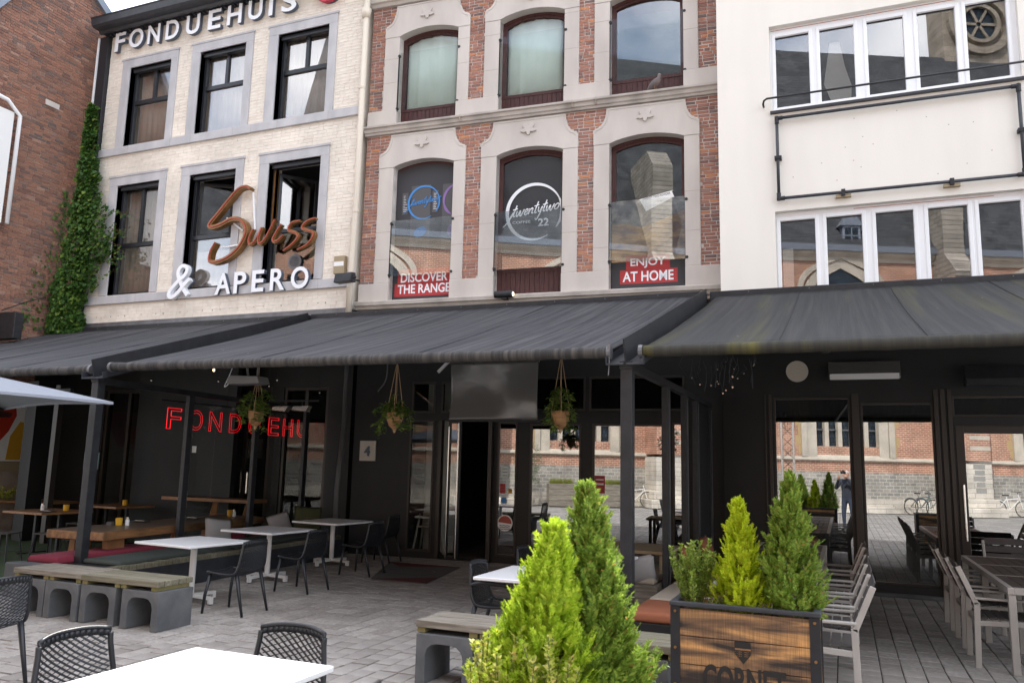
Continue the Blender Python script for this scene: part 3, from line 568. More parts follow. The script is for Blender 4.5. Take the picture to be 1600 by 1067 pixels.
MB().add([(-.21, -.10, -.09), (.21, -.10, -.09), (.21, .08, -.09), (-.21, .08, -.09), (-.21, -.06, .09), (.21, -.06, .09), (.21, .06, .1), (-.21, .06, .1)], [(0, 3, 2, 1), (4, 5, 6, 7), (0, 1, 5, 4), (1, 2, 6, 5), (2, 3, 7, 6), (3, 0, 4, 7)]).build('housing', 'metal_black', fl, bevel=.012)
MB().bar((0, .06, 0), (.05, .36, .02), .03, .03).bar((.2, 0, 0), (.25, .02, .02), .05, .06).build('bracket', 'metal_black', fl)

# ================================================================ RED BRICK HOUSE (middle)
ANG = R(3.367); bh = thing('brick_house', 'red brick house with grey limestone arched window surrounds and maroon frames', 'house', (-8.7, 13.15, 0), ANG)
WB = [(.27, .60, 1.90, 2.15), (2.47, 2.79, 4.10, 4.39), (4.685, 4.98, 6.32, 6.59)]
ROWS = [dict(base=8.44, ped=8.78, spring=10.36, apex=10.49, sh=10.62, top=11.04, bot=8.46), dict(base=4.82, ped=5.18, spring=7.55, apex=7.67, sh=7.86, top=8.23, bot=4.83)]
PEDS = [(-.05, .60), (1.90, 2.79), (4.10, 4.98), (6.32, 6.92)]
def shoulder(u0, u1, r, n=7):
    """outer outline of a lintel stone from lower left over the top to lower right, with concave shoulders"""
    a = .24; pts = [(u0, r['spring']), (u0, r['sh']-.04), (u0+.02, r['sh']-.03)]; h = r['top']-r['sh']
    for k in range(0, n): t = k/n*pi/2; pts.append((u0+.02+(a-.02)*sin(t), r['top']-h*cos(t)))
    pts.append((u0+a, r['top'])); right = [(u0+u1-p[0], p[1]) for p in reversed(pts)]; return pts+right
def bb(z):
    out = []
    if 8.26 < z < 8.78 or 4.6 < z < 5.18 or 11.06 < z < 11.25: return [(-9, 9)]
    for r in ROWS:
        if r['ped'] <= z < r['sh']: out += [(w[0], w[3]) for w in WB]
        elif r['sh'] <= z < r['top']:
            f = (r['top']-z)/(r['top']-r['sh']); a = .24*math.sqrt(max(0, 1-f*f)); out += [(w[0]+a, w[3]-a) for w in WB]
    if z > 11.3: out += [(w[0], w[3]) for w in WB]
    return out
holes = [(w[1], w[2], r['bot'], r['apex']+.02) for w in WB for r in ROWS]
wall(-.05, 6.92, 4.6, 12.6, holes, .012, .40).build('wall', 'mortar', bh)
lay_bricks(bh, 'brick', 'red_brick', -.05, 6.92, 5.18, 12.5, .0655, .205, bb, .003, .03, .016, 300, lambda u, z: abs(z-7.2)*.6-u*.25, .005)
MB().box(-.05, .1, .4, 6, 0, 12.6).box(6.8, 6.92, .4, 6, 0, 12.6).box(-.05, 6.92, 5.9, 6, 0, 12.6).build('side_wall', 'grey_plaster', bh)
multi('floor_slab', 'dark_room', bh, [(.1, 6.8, .4, 5.9, 8.3, 8.42), (.1, 6.8, .4, 5.9, 4.6, 4.8), (.1, 6.8, .4, 5.9, 11.5, 11.6)])
MB().prism([(-.3, 12.6), (-.3, 12.7), (3, 14.6), (6, 12.6)], -.05, 6.92, 'yz').build('roof', 'slate', bh)
for r in ROWS:
    for a, b in PEDS: MB().box(a, b, -.035, .14, r['base'], r['ped']).build('pedestal_stone', 'lime_stone', bh, bevel=.01)
    for (a, b, c, d) in WB:
        MB().box(a, b, -.022, .17, r['ped'], r['spring']).build('jamb_stone', 'lime_stone', bh, bevel=.012); MB().box(c, d, -.022, .17, r['ped'], r['spring']).build('jamb_stone', 'lime_stone', bh, bevel=.012)
        jj = MB()
        for zz in (r['ped']+.42+.2*random.random(), r['ped']+1.0+.3*random.random()): jj.box(a+.004, b-.004, -.0235, -.02, zz-.003, zz+.003).box(c+.004, d-.004, -.0235, -.02, zz+.2, zz+.206)
        jj.build('joint', 'dark_mortar', bh, kind='stuff')
        arch = [(c+(b-c)*k/12, r['spring']+(r['apex']-r['spring'])*sin(pi*k/12)**.8) for k in range(13)]
        ol = shoulder(a, d, r); lint = MB().prism(ol+arch, -.028, .17).build('lintel_stone', 'lime_stone', bh)
        inner = [(p[0]*.94+(a+d)/2*.06, p[1]) for p in ol[1:-1]]; outer = ol[1:-1]
        rim = MB(); 
        rim.strip([(p[0]+(.03 if p[0] < (a+d)/2 else -.03), p[1]-.025) for p in outer], .022, -.036, -.027); rim.build('lintel_molding', 'lime_stone', lint)
        cx, cz = (a+d)/2+.0, r['sh']+.14; lf = []
        for k in range(48):
            t = k/48*2*pi; rr = .062+.060*abs(cos(2.5*t+pi*.5*0))**1.6; rr *= (1.15 if cos(t) < .3 else .9); lf.append((cx+rr*sin(t)*1.15, cz+rr*cos(t)*-1.0))
        lf.append(lf[0])
        MB().prism(lf[:-1], -.062, -.026).build('leaf_ornament', 'lime_stone', lint, bevel=.006)
MB().prism([(.1, 8.26), (-.05, 8.26), (-.06, 8.30), (-.09, 8.315), (-.10, 8.38), (-.14, 8.39), (-.145, 8.43), (.1, 8.445)], -.07, 6.93, 'yz').build('string_course', 'stone_ledge', bh, bevel=.004)
MB().prism([(.1, 4.65), (-.07, 4.66), (-.10, 4.72), (-.13, 4.73), (-.14, 4.80), (-.13, 4.815), (.1, 4.825)], -.07, 6.93, 'yz').build('string_course', 'stone_ledge', bh, bevel=.004)
MB().prism([(.1, 11.06), (-.05, 11.07), (-.08, 11.13), (-.12, 11.15), (-.13, 11.25), (.1, 11.26)], -.07, 6.93, 'yz').build('string_course', 'stone_ledge', bh, bevel=.004)
jm = MB()
for x in (2.05, 4.3, 4.75): jm.box(x-.005, x+.005, -.1465, -.05, 8.30, 8.432)
jm.build('joint', 'dark_mortar', bh, kind='stuff')
def arch_poly(u0, u1, zb, r, ins=0):
    return [(u0, zb), (u1, zb)]+[(u1+(u0-u1)*k/12, r['spring']-ins+(r['apex']-r['spring'])*sin(pi*k/12)**.8) for k in range(13)]
for ri, r in enumerate(ROWS):
    for wi, (a, b, c, d) in enumerate(WB):
        board = ri == 0 or wi == 1; zb = (8.78 if ri == 0 else 5.29) if board else 4.83
        fr = MB()
        o_ = arch_poly(b, c, zb, r); i_ = arch_poly(b+.085, c-.07, zb+.06, r, .10); n_ = len(o_)
        y0, y1 = .165, .26
        fr.v = [(p[0], y0, p[1]) for p in o_]+[(p[0], y0, p[1]) for p in i_]+[(p[0], y1, p[1]) for p in o_]+[(p[0], y1, p[1]) for p in i_]
        for k in range(n_):
            j = (k+1) % n_; fr.f += [(k, j, n_+j, n_+k), (2*n_+k, 3*n_+k, 3*n_+j, 2*n_+j), (n_+k, n_+j, 3*n_+j, 3*n_+k), (k, 2*n_+k, 2*n_+j, j)]
        w = fr.build('window', 'maroon_wood', bh)
        arc2 = MB().strip([(p[0], p[1]) for p in arch_poly(b+.04, c-.03, zb, r, .045)[2:]], .03, .150, .166).build('frame_molding', 'maroon_wood', w)
        if ri == 0:
            MB().prism(i_, .20, .206).build('pane', 'blind_pane' if wi < 2 else 'pane_glass', w)
            if wi < 2:
                k_ = 20; P_ = [(b+.10+(c-b-.19)*k/k_, .235+.012*sin(k*.9+wi)+.01*sin(k*2.3)) for k in range(k_+1)]
                MB().prism(P_+[(x, y+.01) for x, y in reversed(P_)], zb+.05, r['apex']-.06, 'xy').build('blind', 'blind_green', w, smooth=True)
        else:
            if wi < 2: MB().prism(i_ if board else arch_poly(b+.01, c-.01, 4.85, r, .03), .150 if not board else .215, .156 if not board else .221).build('window_film', 'film_dark', w)
            MB().prism(i_, .2, .206).build('pane', 'dark_pane' if wi == 2 else 'film_glass', w)
        if board:
            zz = (8.46, 8.78) if ri == 0 else (4.83, 5.29); k_ = 14; wd = (c-b)/k_
            for k in range(k_): MB().box(b+k*wd+.004, b+(k+1)*wd-.004, .172+random.uniform(0, .004), .2, *zz).build('board', 'maroon_wood', bh)
            MB().box(b, c, .185, .21, *zz).build('board_backing', 'maroon_wood', bh)
        g0, g1 = (8.77, 9.99) if ri == 0 else (5.32, 6.44)
        gd = MB().box(b-.005, c+.005, -.008, .0, g0, g1).build('glass_guard', 'guard_glass' if ri else 'clear_guard', bh)
        for x in (b-.02, c+.0):
            MB().box(x, x+.022, -.02, .03, g0-.03, g1-.02).build('guard_rail', 'metal_black', gd, bevel=.004)
            for zz in (g0+.02, g1-.06): q = MB().tube([(x+.03, -.03, zz), (x+.03, .01, zz)], .028, 10).build('guard_clamp', 'metal_black', gd)
# decals in the lower windows
d1 = thing('window_poster', 'dark window poster reading DISCOVER THE RANGE with blue logo', 'poster', (-8.7, 13.15, 0), ANG); y_ = .146
MB().box(.94, 1.36, y_-.001, y_+.001, 5.45, 7.18).build('pack_panel', 'film_panel', d1); MB().box(1.62, 1.87, y_-.001, y_+.001, 5.45, 7.16).build('pack_panel', 'film_panel', d1)
for u in (.74, 1.40): 
    MB().box(u, u+.13, y_-.002, y_, 6.6, 7.05).build('text_block', 'film_panel', d1); q = MB()
    for k in range(10): q.box(u+.03, u+.04+.06*random.random()+.02, y_-.004, y_-.002, 6.66+k*.035, 6.675+k*.035)
    q.build('print_line', 'blue_stone', d1, kind='stuff')
def ring(cx, cz, r, w0, a0, a1, y, nm, mat, par, n=40, dep=.004):
    pts = [(cx+r*cos(R(a0+(a1-a0)*k/n)), cz+r*sin(R(a0+(a1-a0)*k/n))) for k in range(n+1)]; return MB().strip(pts, w0, y-dep, y, lambda t: .25+.9*sin(pi*min(1, max(0, t)))**.7).build(nm, mat, par)
def logo(par, cx, cz, s, mat, y):
    ring(cx, cz, .54*s, .060*s, 20, 300, y, 'logo_ring', mat, par); ring(cx, cz, .54*s, .05*s, -38, 30, y, 'logo_ring', mat, par)
    GL_ = dict(t=([[(.28, 1.9), (.12, .5), (.16, .05), (.4, .1)], [(-.12, 1.2), (.5, 1.32)]], .5), w=([[(0, .95), (.02, .2), (.2, .0), (.45, .9), (.5, .15), (.68, .0), (.95, 1.0)]], 1.05),
        e=([[(0, .4), (.42, .6), (.36, .95), (.12, .8), (.06, .25), (.26, .0), (.6, .3)]], .62), n=([[(.02, .95), (.02, .0)], [(.02, .4), (.3, .95), (.46, .8), (.44, .12), (.66, .1)]], .72),
        y=([[(0, .95), (.06, .25), (.28, .15), (.5, .95)], [(.5, .95), (.36, -.3), (.1, -1.2), (-.12, -.9)]], .62), o=([[(.32, .95), (.05, .6), (.1, .1), (.38, .05), (.58, .5), (.46, .9), (.3, .95)], [(.5, .85), (.8, .75), (1.25, 1.15)]], 1.0))
    m = MB(); x_ = 0
    for chr_ in 'twentytwo':
        for st_ in GL_[chr_][0]: m.strip([(cx+(-.44+(x_+p[0])*.148+p[1]*.03)*s, cz+(-.075+p[1]*.115+(x_+p[0])*.016)*s) for p in catmull(st_, 5)], .020*s, y-.006, y-.002)
        x_ += GL_[chr_][1]
    m.strip([(cx-.70*s, cz-.33*s), (cx-.55*s, cz-.2*s), (cx-.40*s, cz+.02*s)], .035*s, y-.006, y-.002, lambda t: .4+.6*t)
    m.build('logo_script', mat, par, kind='stuff')
logo(d1, 1.22, 6.82, .62, 'film_blue', y_-.003); ring(1.98, 6.82, .33, .045, 100, 205, y_-.003, 'logo_ring', 'film_violet', d1); ring(1.98, 6.82, .33, .045, 190, 240, y_-.003, 'logo_ring', 'film_violet', d1)
for cx, mt in ((1.16, 'film_blue'), (1.80, 'film_violet')):
    MB().prism([(cx+(.14 if mt != 'film_violet' else .06)*cos(t), 6.22+.10*sin(t)+.03*cos(t)) for t in [2*pi*k/16 for k in range(16)]], y_-.006, y_-.003).build('bean', mt, d1)
MB().box(.72, 1.84, y_-.004, y_-.002, 5.17, 5.48).build('red_band', 'film_red', d1); MB().box(.66, 1.87, y_-.004, y_-.002, 4.93, 5.19).build('red_band', 'film_red', d1)
text('DISCOVER', 'letter_white', d1, 'lettering', .79, 5.21, y_-.007, w=1.0, h=.185, depth=.004, offset=.02); text('THE RANGE', 'letter_white', d1, 'lettering', .73, 4.985, y_-.007, w=1.12, h=.185, depth=.004, offset=.02)
d2 = thing('window_logo', 'white ring logo reading twentytwo coffee 22 on dark window film', 'logo', (-8.7, 13.15, 0), ANG)
logo(d2, 3.50, 6.455, 1.0, 'letter_white', .198); text('COFFEE', 'letter_white', d2, 'lettering', 3.07, 6.245, .195, w=.36, h=.05, depth=.004, offset=0); text('22', 'letter_white', d2, 'lettering', 3.58, 6.165, .195, w=.21, h=.15, depth=.004, offset=.025)
d3 = thing('window_poster', 'window poster reading ENJOY AT HOME with warm photo and white card', 'poster', (-8.7, 13.15, 0), ANG)
MB().box(5.0, 6.30, .146, .150, 4.86, 5.36).build('poster_base', 'film_dark', d3); MB().prism([(5.0, 5.36), (6.30, 5.36), (6.30, 6.25), (5.9, 6.1), (5.55, 5.98), (5.3, 6.05), (5.0, 6.07)], .146, .150).build('photo_print', 'photo_warm', d3)
MB().prism([(5.0, 6.07), (5.3, 6.05), (5.55, 5.98), (5.9, 6.1), (6.30, 6.25), (6.30, 6.5), (5.0, 6.5)], .1462, .1498).build('photo_print', 'photo_grey', d3)
MB().prism([(5.50, 6.50), (5.62, 6.27), (6.12, 6.50), (6.08, 6.60), (6.1, 6.62)], .142, .144).build('card', 'white_paint', d3)
text('TWENTY TWO POWDER', 'film_dark', d3, 'lettering', 5.56, 6.475, .140, w=.5, h=.04, depth=.002, rot=R(9)); text('250 g', 'blue_stone', d3, 'lettering', 5.75, 6.39, .140, w=.16, h=.05, depth=.002, rot=R(12))
MB().box(5.26, 6.04, .142, .145, 5.21, 5.47).build('red_band', 'film_red', d3); MB().box(5.15, 6.17, .142, .145, 4.95, 5.205).build('red_band', 'film_red', d3)
text('ENJOY', 'letter_white', d3, 'lettering', 5.34, 5.23, .139, w=.62, h=.185, depth=.004, offset=.02); text('AT HOME', 'letter_white', d3, 'lettering', 5.20, 4.99, .139, w=.9, h=.185, depth=.004, offset=.02)
# middle ground floor
GB = [(1.15, 1.66, .12, 2.52), (1.17, 1.66, 2.66, 3.24), (1.78, 2.85, .02, 2.52), (1.78, 2.85, 2.66, 3.24), (2.92, 3.30, .12, 2.50), (3.54, 4.48, .12, 2.47), (4.68, 5.92, .12, 2.47), (6.06, 6.27, .12, 2.5), (2.92, 4.55, 2.70, 3.3), (4.62, 6.27, 2.70, 3.3)]
wall(-.05, 6.92, 0, 4.62, GB, .10, .24).build('ground_floor_wall', 'black_wall', bh)
for i, (a, b, c, d) in enumerate(GB):
    if i == 2: continue
    fr = frame_mb(a, b, c, d, .035, .085, .16).build('shop_window', 'bronze_frame', bh, bevel=.004)
    MB().box(a+.035, b-.035, .12, .126, c+.035, d-.035).build('pane', 'shop_glass' if i in (4, 5, 6, 7) else 'dim_glass', fr)
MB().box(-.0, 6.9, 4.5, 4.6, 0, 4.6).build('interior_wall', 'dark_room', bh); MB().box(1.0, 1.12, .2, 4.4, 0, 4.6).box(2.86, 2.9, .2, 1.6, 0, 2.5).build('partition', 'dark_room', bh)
dr = MB().box(1.80, 1.84, -.55, .09, .03, 2.5).box(1.80, 1.84, -.55, .09, .03, .12)
MB().box(1.79, 1.86, -.02, .10, .03, 2.51).box(2.78, 2.85, -.02, .10, .03, 2.51).build('door_frame', 'bronze_frame', bh, bevel=.004)
lf = frame_mb(1.98, 2.24, .04, 2.5, .04, .02, .07).build('door_leaf', 'window_black', bh); MB().box(2.02, 2.20, .042, .048, .08, 2.46).build('pane', 'dark_pane', lf)
MB().tube([(2.22, -.07, .05), (2.22, -.07, 2.46)], .018, 10).bar((2.22, -.07, 2.3), (2.16, .05, 2.3), .015, .015).bar((2.22, -.07, .2), (2.16, .05, .2), .015, .015).build('handle', 'stainless', lf); MB().tube([(2.0, .0, .05), (2.0, .0, 2.4)], .012, 8).build('handle', 'stainless', lf)
pl = thing('number_plate', 'cream square plate with black numeral 4 on dark wall', 'house number', (-8.7, 13.15, 0), ANG)
MB().box(.11, .45, .07, .098, 1.74, 2.12).build('plate', 'plate_cream', pl, bevel=.006); text('4', 'letter_side', pl, 'numeral', .22, 1.83, .055, w=.12, h=.19, depth=.03, offset=.02)
MB().box(1.08, 1.76, .93, .96, 0.03, 3.3).build('inner_panel', 'curtain', bh)
hc = thing('high_chair', 'pale wooden high chair behind the glass beside the entrance door', 'high chair', (-7.32, 13.75, 0), R(10))
for sx in (-1, 1):
    for sy in (-1, 1): MB().bar((sx*.24, sy*.22, 0), (sx*.13, sy*.12, .78), .03, .03).build('leg', 'plate_cream', hc)
MB().box(-.16, .16, -.13, .15, .52, .55).build('seat', 'plate_cream', hc); MB().box(-.15, .15, .12, .15, .55, .92).build('backrest', 'plate_cream', hc, bevel=.02); MB().box(-.2, .2, -.24, -.02, .7, .74).build('tray', 'white_paint', hc, bevel=.01)
stk = [(3.0, 1.50, .14, .20, 'blind_green', 'pale green wifi sticker on the narrow glass beside entrance', None), (2.98, 1.22, .10, .17, 'film_red', 'small multicolour sticker under the wifi sticker', None), (3.14, 1.22, .07, .08, 'cup_yellow', 'tiny yellow sticker next to multicolour sticker', None)]
for (u, z, w_, h_, mt, lab, _) in stk:
    t_ = thing('sticker', lab, 'sticker', (-8.7, 13.15, 0), ANG, 'stickers on the entrance glass'); MB().box(u, u+w_, .113, .117, z, z+h_).build('sheet', mt, t_)
    q = MB()
    for k in range(3): q.box(u+.02, u+w_-.02, .1115, .113, z+.03+k*h_*.3, z+.04+k*h_*.3)
    q.build('print_line', 'film_dark', t_, kind='stuff')
for (u, z, r_, mt, lab) in ((3.06, 1.10, .05, 'film_blue', 'small blue round sticker on narrow glass'), (3.09, .70, .145, 'cup_yellow', 'large round red and white sticker low on the narrow glass')):
    t_ = thing('sticker', lab, 'sticker', (-8.7, 13.15, 0), ANG, 'stickers on the entrance glass'); big = r_ > .1
    MB().prism([(u+r_*cos(2*pi*k/32), z+r_*sin(2*pi*k/32)) for k in range(32)], .114, .117).build('sheet', 'white_paint' if big else mt, t_)
    if big:
        MB().prism([(u+.125*cos(pi*k/20-.1), z+.0+.125*sin(pi*k/20-.1)) for k in range(21)], .1125, .114).build('red_half', 'copper_edge', t_); q = MB()
        for k in range(3): q.strip([(u-.10+.2*j/16+.0, z-.045-k*.03+.006*sin(j*1.2)) for j in range(17)], .011, .1125, .114)
        q.build('wave_line', 'film_dark', t_)
t_ = thing('sticker', 'small red sign sticker on the glass panel behind the thujas', 'sticker', (-8.7, 13.15, 0), ANG, 'stickers on the entrance glass'); MB().box(4.72, 4.90, .113, .117, 1.28, 1.58).build('sheet', 'film_red', t_); MB().box(4.74, 4.88, .1115, .113, 1.42, 1.45).box(4.74, 4.88, .1115, .113, 1.5, 1.52).build('print_line', 'white_paint', t_)

# ================================================================ WHITE HOUSE (right)
wh = thing('white_house', 'white plastered house with rows of white framed windows', 'house', (0, 13, 0))
WU = (-.88, 2.66, 7.54, 9.04); WLo = (-.86, 2.66, 4.30, 5.84)
wall(-1.73, 6.5, 4.20, 13.0, [WU, WLo], 0, .4).build('wall', 'white_plaster', wh)
MB().box(-1.73, -1.5, .4, 6, 0, 13).box(6.3, 6.5, .4, 6, 0, 13).box(-1.73, 6.5, 5.8, 6, 0, 13).build('side_wall', 'grey_plaster', wh); multi('floor_slab', 'dark_room', wh, [(-1.5, 6.3, .4, 5.8, 7.0, 7.2), (-1.5, 6.3, .4, 5.8, 4.05, 4.2), (-1.5, 6.3, .4, 5.8, 9.5, 9.6), (-1.73, 6.5, 0, 6, 13.0, 13.12)])
PU = [(-.79, -.27), (-.10, .41), (.61, 1.13), (1.33, 1.85), (2.00, 2.53)]
for ri, (u0, u1, z0, z1) in enumerate((WU, WLo)):
    w = MB(); zb, zt = (7.64, 8.88) if ri == 0 else (4.37, 5.70); edges = [u0]+[x for p in PU for x in p]+[u1]
    for k in range(0, 12, 2): w.box(edges[k], edges[k+1], .10, .18, z0, z1)
    for a, b in PU: w.box(a, b, .10, .18, z0, zb).box(a, b, .10, .18, zt, z1)
    w = w.build('window', 'pvc_white', wh, bevel=.004)
    for a, b in PU:
        frame_mb(a-.055, b+.055, zb-.055, zt+.055, .05, .085, .12).build('casement', 'pvc_white', w, bevel=.006); MB().box(a, b, .14, .146, zb, zt).build('pane', 'pane_glass', w)
        MB().box(a-.004, b+.004, .125, .14, zt-.012, zt+.0).build('gasket', 'window_black', w)
    if ri == 0:
        MB().prism([(0.08, 7.66), (.34, 7.7), (.36, 7.95), (.27, 8.3), (.20, 8.75), (.05, 8.75), (-.02, 8.3), (-.06, 8.05), (.02, 7.8)], .34, .352).build('curtain', 'blind_green', w)
    else: MB().box(-.78, -.62, .34, .36, 4.4, 5.3).build('curtain', 'blind_green', w)
MB().box(-.89, 2.68, -.05, .10, 7.49, 7.535).build('sill', 'anthracite', wh, bevel=.004)
MB().box(-.86, 2.66, .093, .099, 9.0, 9.006).box(.3, 2.2, .093, .099, 5.80, 5.806).build('sealant_line', 'copper_edge', wh)
MB().box(-1.735, 6.5, -.004, .3, 4.10, 4.198).build('lintel_beam', 'black_paint', wh)
cp_ = MB()
for k in range(16): x, z = random.uniform(-.6, 2.4), random.uniform(6.15, 7.3); cp_.box(x-.008, x+.008, -.002, .002, z-.006, z+.006)
cp_.build('plaster_chip', 'grey_plaster', wh, kind='stuff')
rl = thing('guard_bar', 'thin black curved end bar across the upper white windows', 'bar', (0, 12.86, 0))
MB().tube([(-.99, .12, 7.63), (-.99, .0, 7.63), (-.975, -.01, 7.68), (-.93, -.01, 7.71), (0, -.01, 7.71), (3.2, -.01, 7.71), (3.2, .1, 7.71)], .017, 8).build('bar', 'metal_black', rl, smooth=True)
pf = thing('pipe_frame', 'black pipe rectangle mounted on the white wall between windows', 'pipe frame', (0, 12.93, 0))
PX0, PX1, PZ0, PZ1 = -.79, 2.58, 6.03, 7.385
for p, q in (((PX0, PZ0), (PX1, PZ0)), ((PX0, PZ1), (PX1, PZ1)), ((PX0, PZ0), (PX0, PZ1)), ((PX1, PZ0), (PX1, PZ1))): MB().tube([(p[0], 0, p[1]), (q[0], 0, q[1])], .025, 10).build('pipe', 'anthracite', pf, smooth=True)
for x in (PX0, PX1):
    for z in (PZ0, PZ1):
        sx, sz = (1 if x < 0 else -1), (1 if z < 7 else -1); MB().tube([(x-sx*.03, 0, z), (x+sx*.09, 0, z)], .034, 10).tube([(x, 0, z-sz*.03), (x, 0, z+sz*.09)], .034, 10).build('elbow', 'metal_black', pf)
for x, z in ((.16, PZ0), (1.65, PZ0)): MB().box(x-.03, x+.03, -.035, .07, z-.06, z+.045).build('bracket', 'metal_black', pf, bevel=.006); MB().box(x-.11, x+.11, .0, .066, z-.075, z-.03).build('wood_packer', 'wood_pale', pf)
for x, z in ((PX0, 6.71), (PX1, 6.70)): MB().box(x-.05, x+.06, -.035, .07, z-.03, z+.03).build('bracket', 'metal_black', pf, bevel=.006)
# ground floor
GW = [(-.97, .13, .16, 2.855), (.27, 1.245, .16, 2.77), (1.48, 2.9, 2.56, 2.86), (1.50, 2.45, .06, 2.43), (2.6, 6.0, .16, 2.8)]
wall(-1.73, 6.5, 0, 4.10, GW, 0, .2).build('ground_floor_wall', 'black_wall', wh)
for i, (a, b, c, d) in enumerate(GW):
    if i == 3: fr = frame_mb(a, b, c, d, .11, -.01, .08, .2).build('door', 'bronze_frame', wh, bevel=.005); MB().box(a+.11, b-.11, .03, .036, c+.2, d-.11).build('pane', 'shop_glass', fr); MB().tube([(1.56, -.07, .83), (1.56, -.07, 1.6)], .016, 8).bar((1.56, -.07, 1.4), (1.54, 0, 1.4), .015, .015).bar((1.56, -.07, 1.0), (1.54, 0, 1.0), .015, .015).build('handle', 'stainless', fr); continue
    fr = frame_mb(a, b, c, d, .03, .03, .1).build('shop_window', 'bronze_frame', wh, bevel=.004); MB().box(a+.03, b-.03, .06, .066, c+.03, d-.03).build('pane', 'shop_glass', fr)
MB().box(1.245, 1.30, -.03, .0, .05, 2.95).box(1.42, 1.47, -.03, .0, .05, 2.95).box(1.33, 1.39, -.02, 0, .05, 2.95).box(.15, .25, -.02, 0, .05, 2.9).box(-1.04, -.99, -.02, 0, .05, 2.9).box(-1.1, -1.08, -.015, 0, .05, 2.9).build('window_post', 'bronze_frame', wh, bevel=.004)
MB().box(-1.73, 6.5, -.10, 0, 0, .05).build('threshold', 'concrete', wh, bevel=.006)
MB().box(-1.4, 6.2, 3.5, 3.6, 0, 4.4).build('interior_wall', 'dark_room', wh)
q = thing('wall_lamp', 'round cream wall lamp on black wall under the right awning', 'lamp', (-.60, 12.99, 3.25)); z_ = MB().lathe([(.02, 0), (.145, 0), (.162, .02), (.162, .05), (.02, .05)], 36); MB().add([(x, -z+.045-.045, y) for x, y, z in z_.v], z_.f).build('diffuser', 'disc_cream', q, smooth=False)
def heater(x, y, z, label, w=.97, mat='heater_steel'):
    t = thing('patio_heater', label, 'heater', (x, y, z), 0, 'patio heaters under the awnings')
    MB().prism([(-.14, -.02), (-.15, -.10), (.0, -.13), (.02, .16), (-.08, .16)], -w/2, w/2, 'yz').build('housing', mat, t, bevel=.008); MB().box(-w/2+.02, w/2-.02, -.155, -.14, -.115, -.03).build('reflector', 'white_paint' if mat == 'heater_steel' else mat, t)
    for k in (-.3, .3): MB().bar((k*w, .0, .1), (k*w, .12, .12), .03, .05).build('bracket', 'metal_black', t)
    for k in (-1, 1): MB().tube([(k*w/2, -.08, -.02), (k*w/2+k*.012, -.08, -.02)], .02, 8).build('end_knob', 'metal_black', t)
    return t
heater(.335, 12.86, 3.2, 'brushed steel patio heater on black wall right of the round lamp')
heater(1.98, 12.7, 3.08, 'black patio heater high on the wall above glass door', .74, 'metal_black')

# ================================================================ TALL BRICK HOUSE (far left)
tb = thing('brick_gable_house', 'tall old brick side wall rising at far left behind the ivy', 'house', (-17, 0, 0))
prof = [(10.35, 0), (14.4, 0), (14.4, 12.3), (13.95, 12.45), (12.35, 13.6), (11.95, 13.3), (10.45, 11.05), (10.40, 10.9), (10.35, 10.8)]
MB().prism(prof, -.35, -.012, 'yz').build('wall', 'dark_mortar', tb)
def gb(z):
    zs = [p for p in prof[2:]]; 
    hi = 13.95 if z > 12.45 else 14.3
    if z > 12.45: hi = 13.95-(z-12.45)/(13.6-12.45)*1.6
    lo = 10.37
    for (ya, za), (yb, zb) in zip(prof[7:3:-1], prof[6:3:-1]):
        if za <= z < zb: lo = ya+(yb-ya)*(z-za)/(zb-za)
    return [(-99, lo), (hi, 99)] if z < 13.6 else [(-99, 99)]
def swp(o): # turn bricks laid in xz to the yz plane facing +x
    if len(o.data.vertices) > 40 or o.get('kind') == 'stuff':
        o.rotation_euler = (0, 0, R(90))
    else:
        l = o.location.copy(); o.location = (-l.y, l.x, l.z); o.rotation_euler = (0, 0, R(90))
lay_bricks(tb, 'brick', 'old_brick', 10.3, 14.35, 2.8, 13.4, .068, .215, gb, 0.0, .02, .012, 300, lambda u, z: abs(u-12)+.3*abs(z-9), .005, swp)
MB().prism([(13.9, 12.42), (12.35, 13.55), (11.95, 13.25), (10.40, 10.95), (10.25, 10.75), (10.22, 10.95), (10.35, 11.15), (11.9, 13.45), (12.35, 13.75), (14.0, 12.6)], -.5, .10, 'yz').build('verge_board', 'lead', tb)
MB().box(.0, .03, 12.1, 12.45, 9.82, 9.95).build('patch_stone', 'lime_stone', tb)
bb_ = thing('billboard', 'white panel in a pale pipe frame on the far left brick wall', 'billboard', (-16.86, 0, 0))
MB().box(-.02, .0, 10.5, 11.32, 6.7, 9.25).build('panel', 'white_paint', bb_)
MB().tube([(.05, 10.4, 9.50), (.05, 11.1, 9.45), (.05, 11.42, 9.2), (.05, 11.42, 6.7)], .045, 10).build('pipe_frame', 'pvc_white', bb_, smooth=True)
for z in (9.1, 7.9, 6.9): MB().bar((-.12, 11.42, z), (.05, 11.42, z), .02, .02).build('bracket', 'steel_grey', bb_)
MB().tube([(-16.9, 12.6, 5.3), (-16.75, 12.0, 5.05), (-16.6, 11.4, 4.75)], .012, 6).build('cable', 'metal_black', label='thin dark stay cable running to the far left brick wall', cat='cable')
bx_ = thing('box_sign', 'black box panel sticking up above the left awning', 'box', (-16.9, 11.6, 4.45))
MB().box(-.7, .02, -.1, .1, -.3, .28).build('panel', 'metal_black', bx_, bevel=.01); MB().box(.05, .6, -.1, .1, -.3, .28).build('panel', 'metal_black', bx_, bevel=.01)
po = thing('poster_board', 'red and yellow picture board at far left behind the parasol', 'poster', (-16.95, 0, 0), 0)
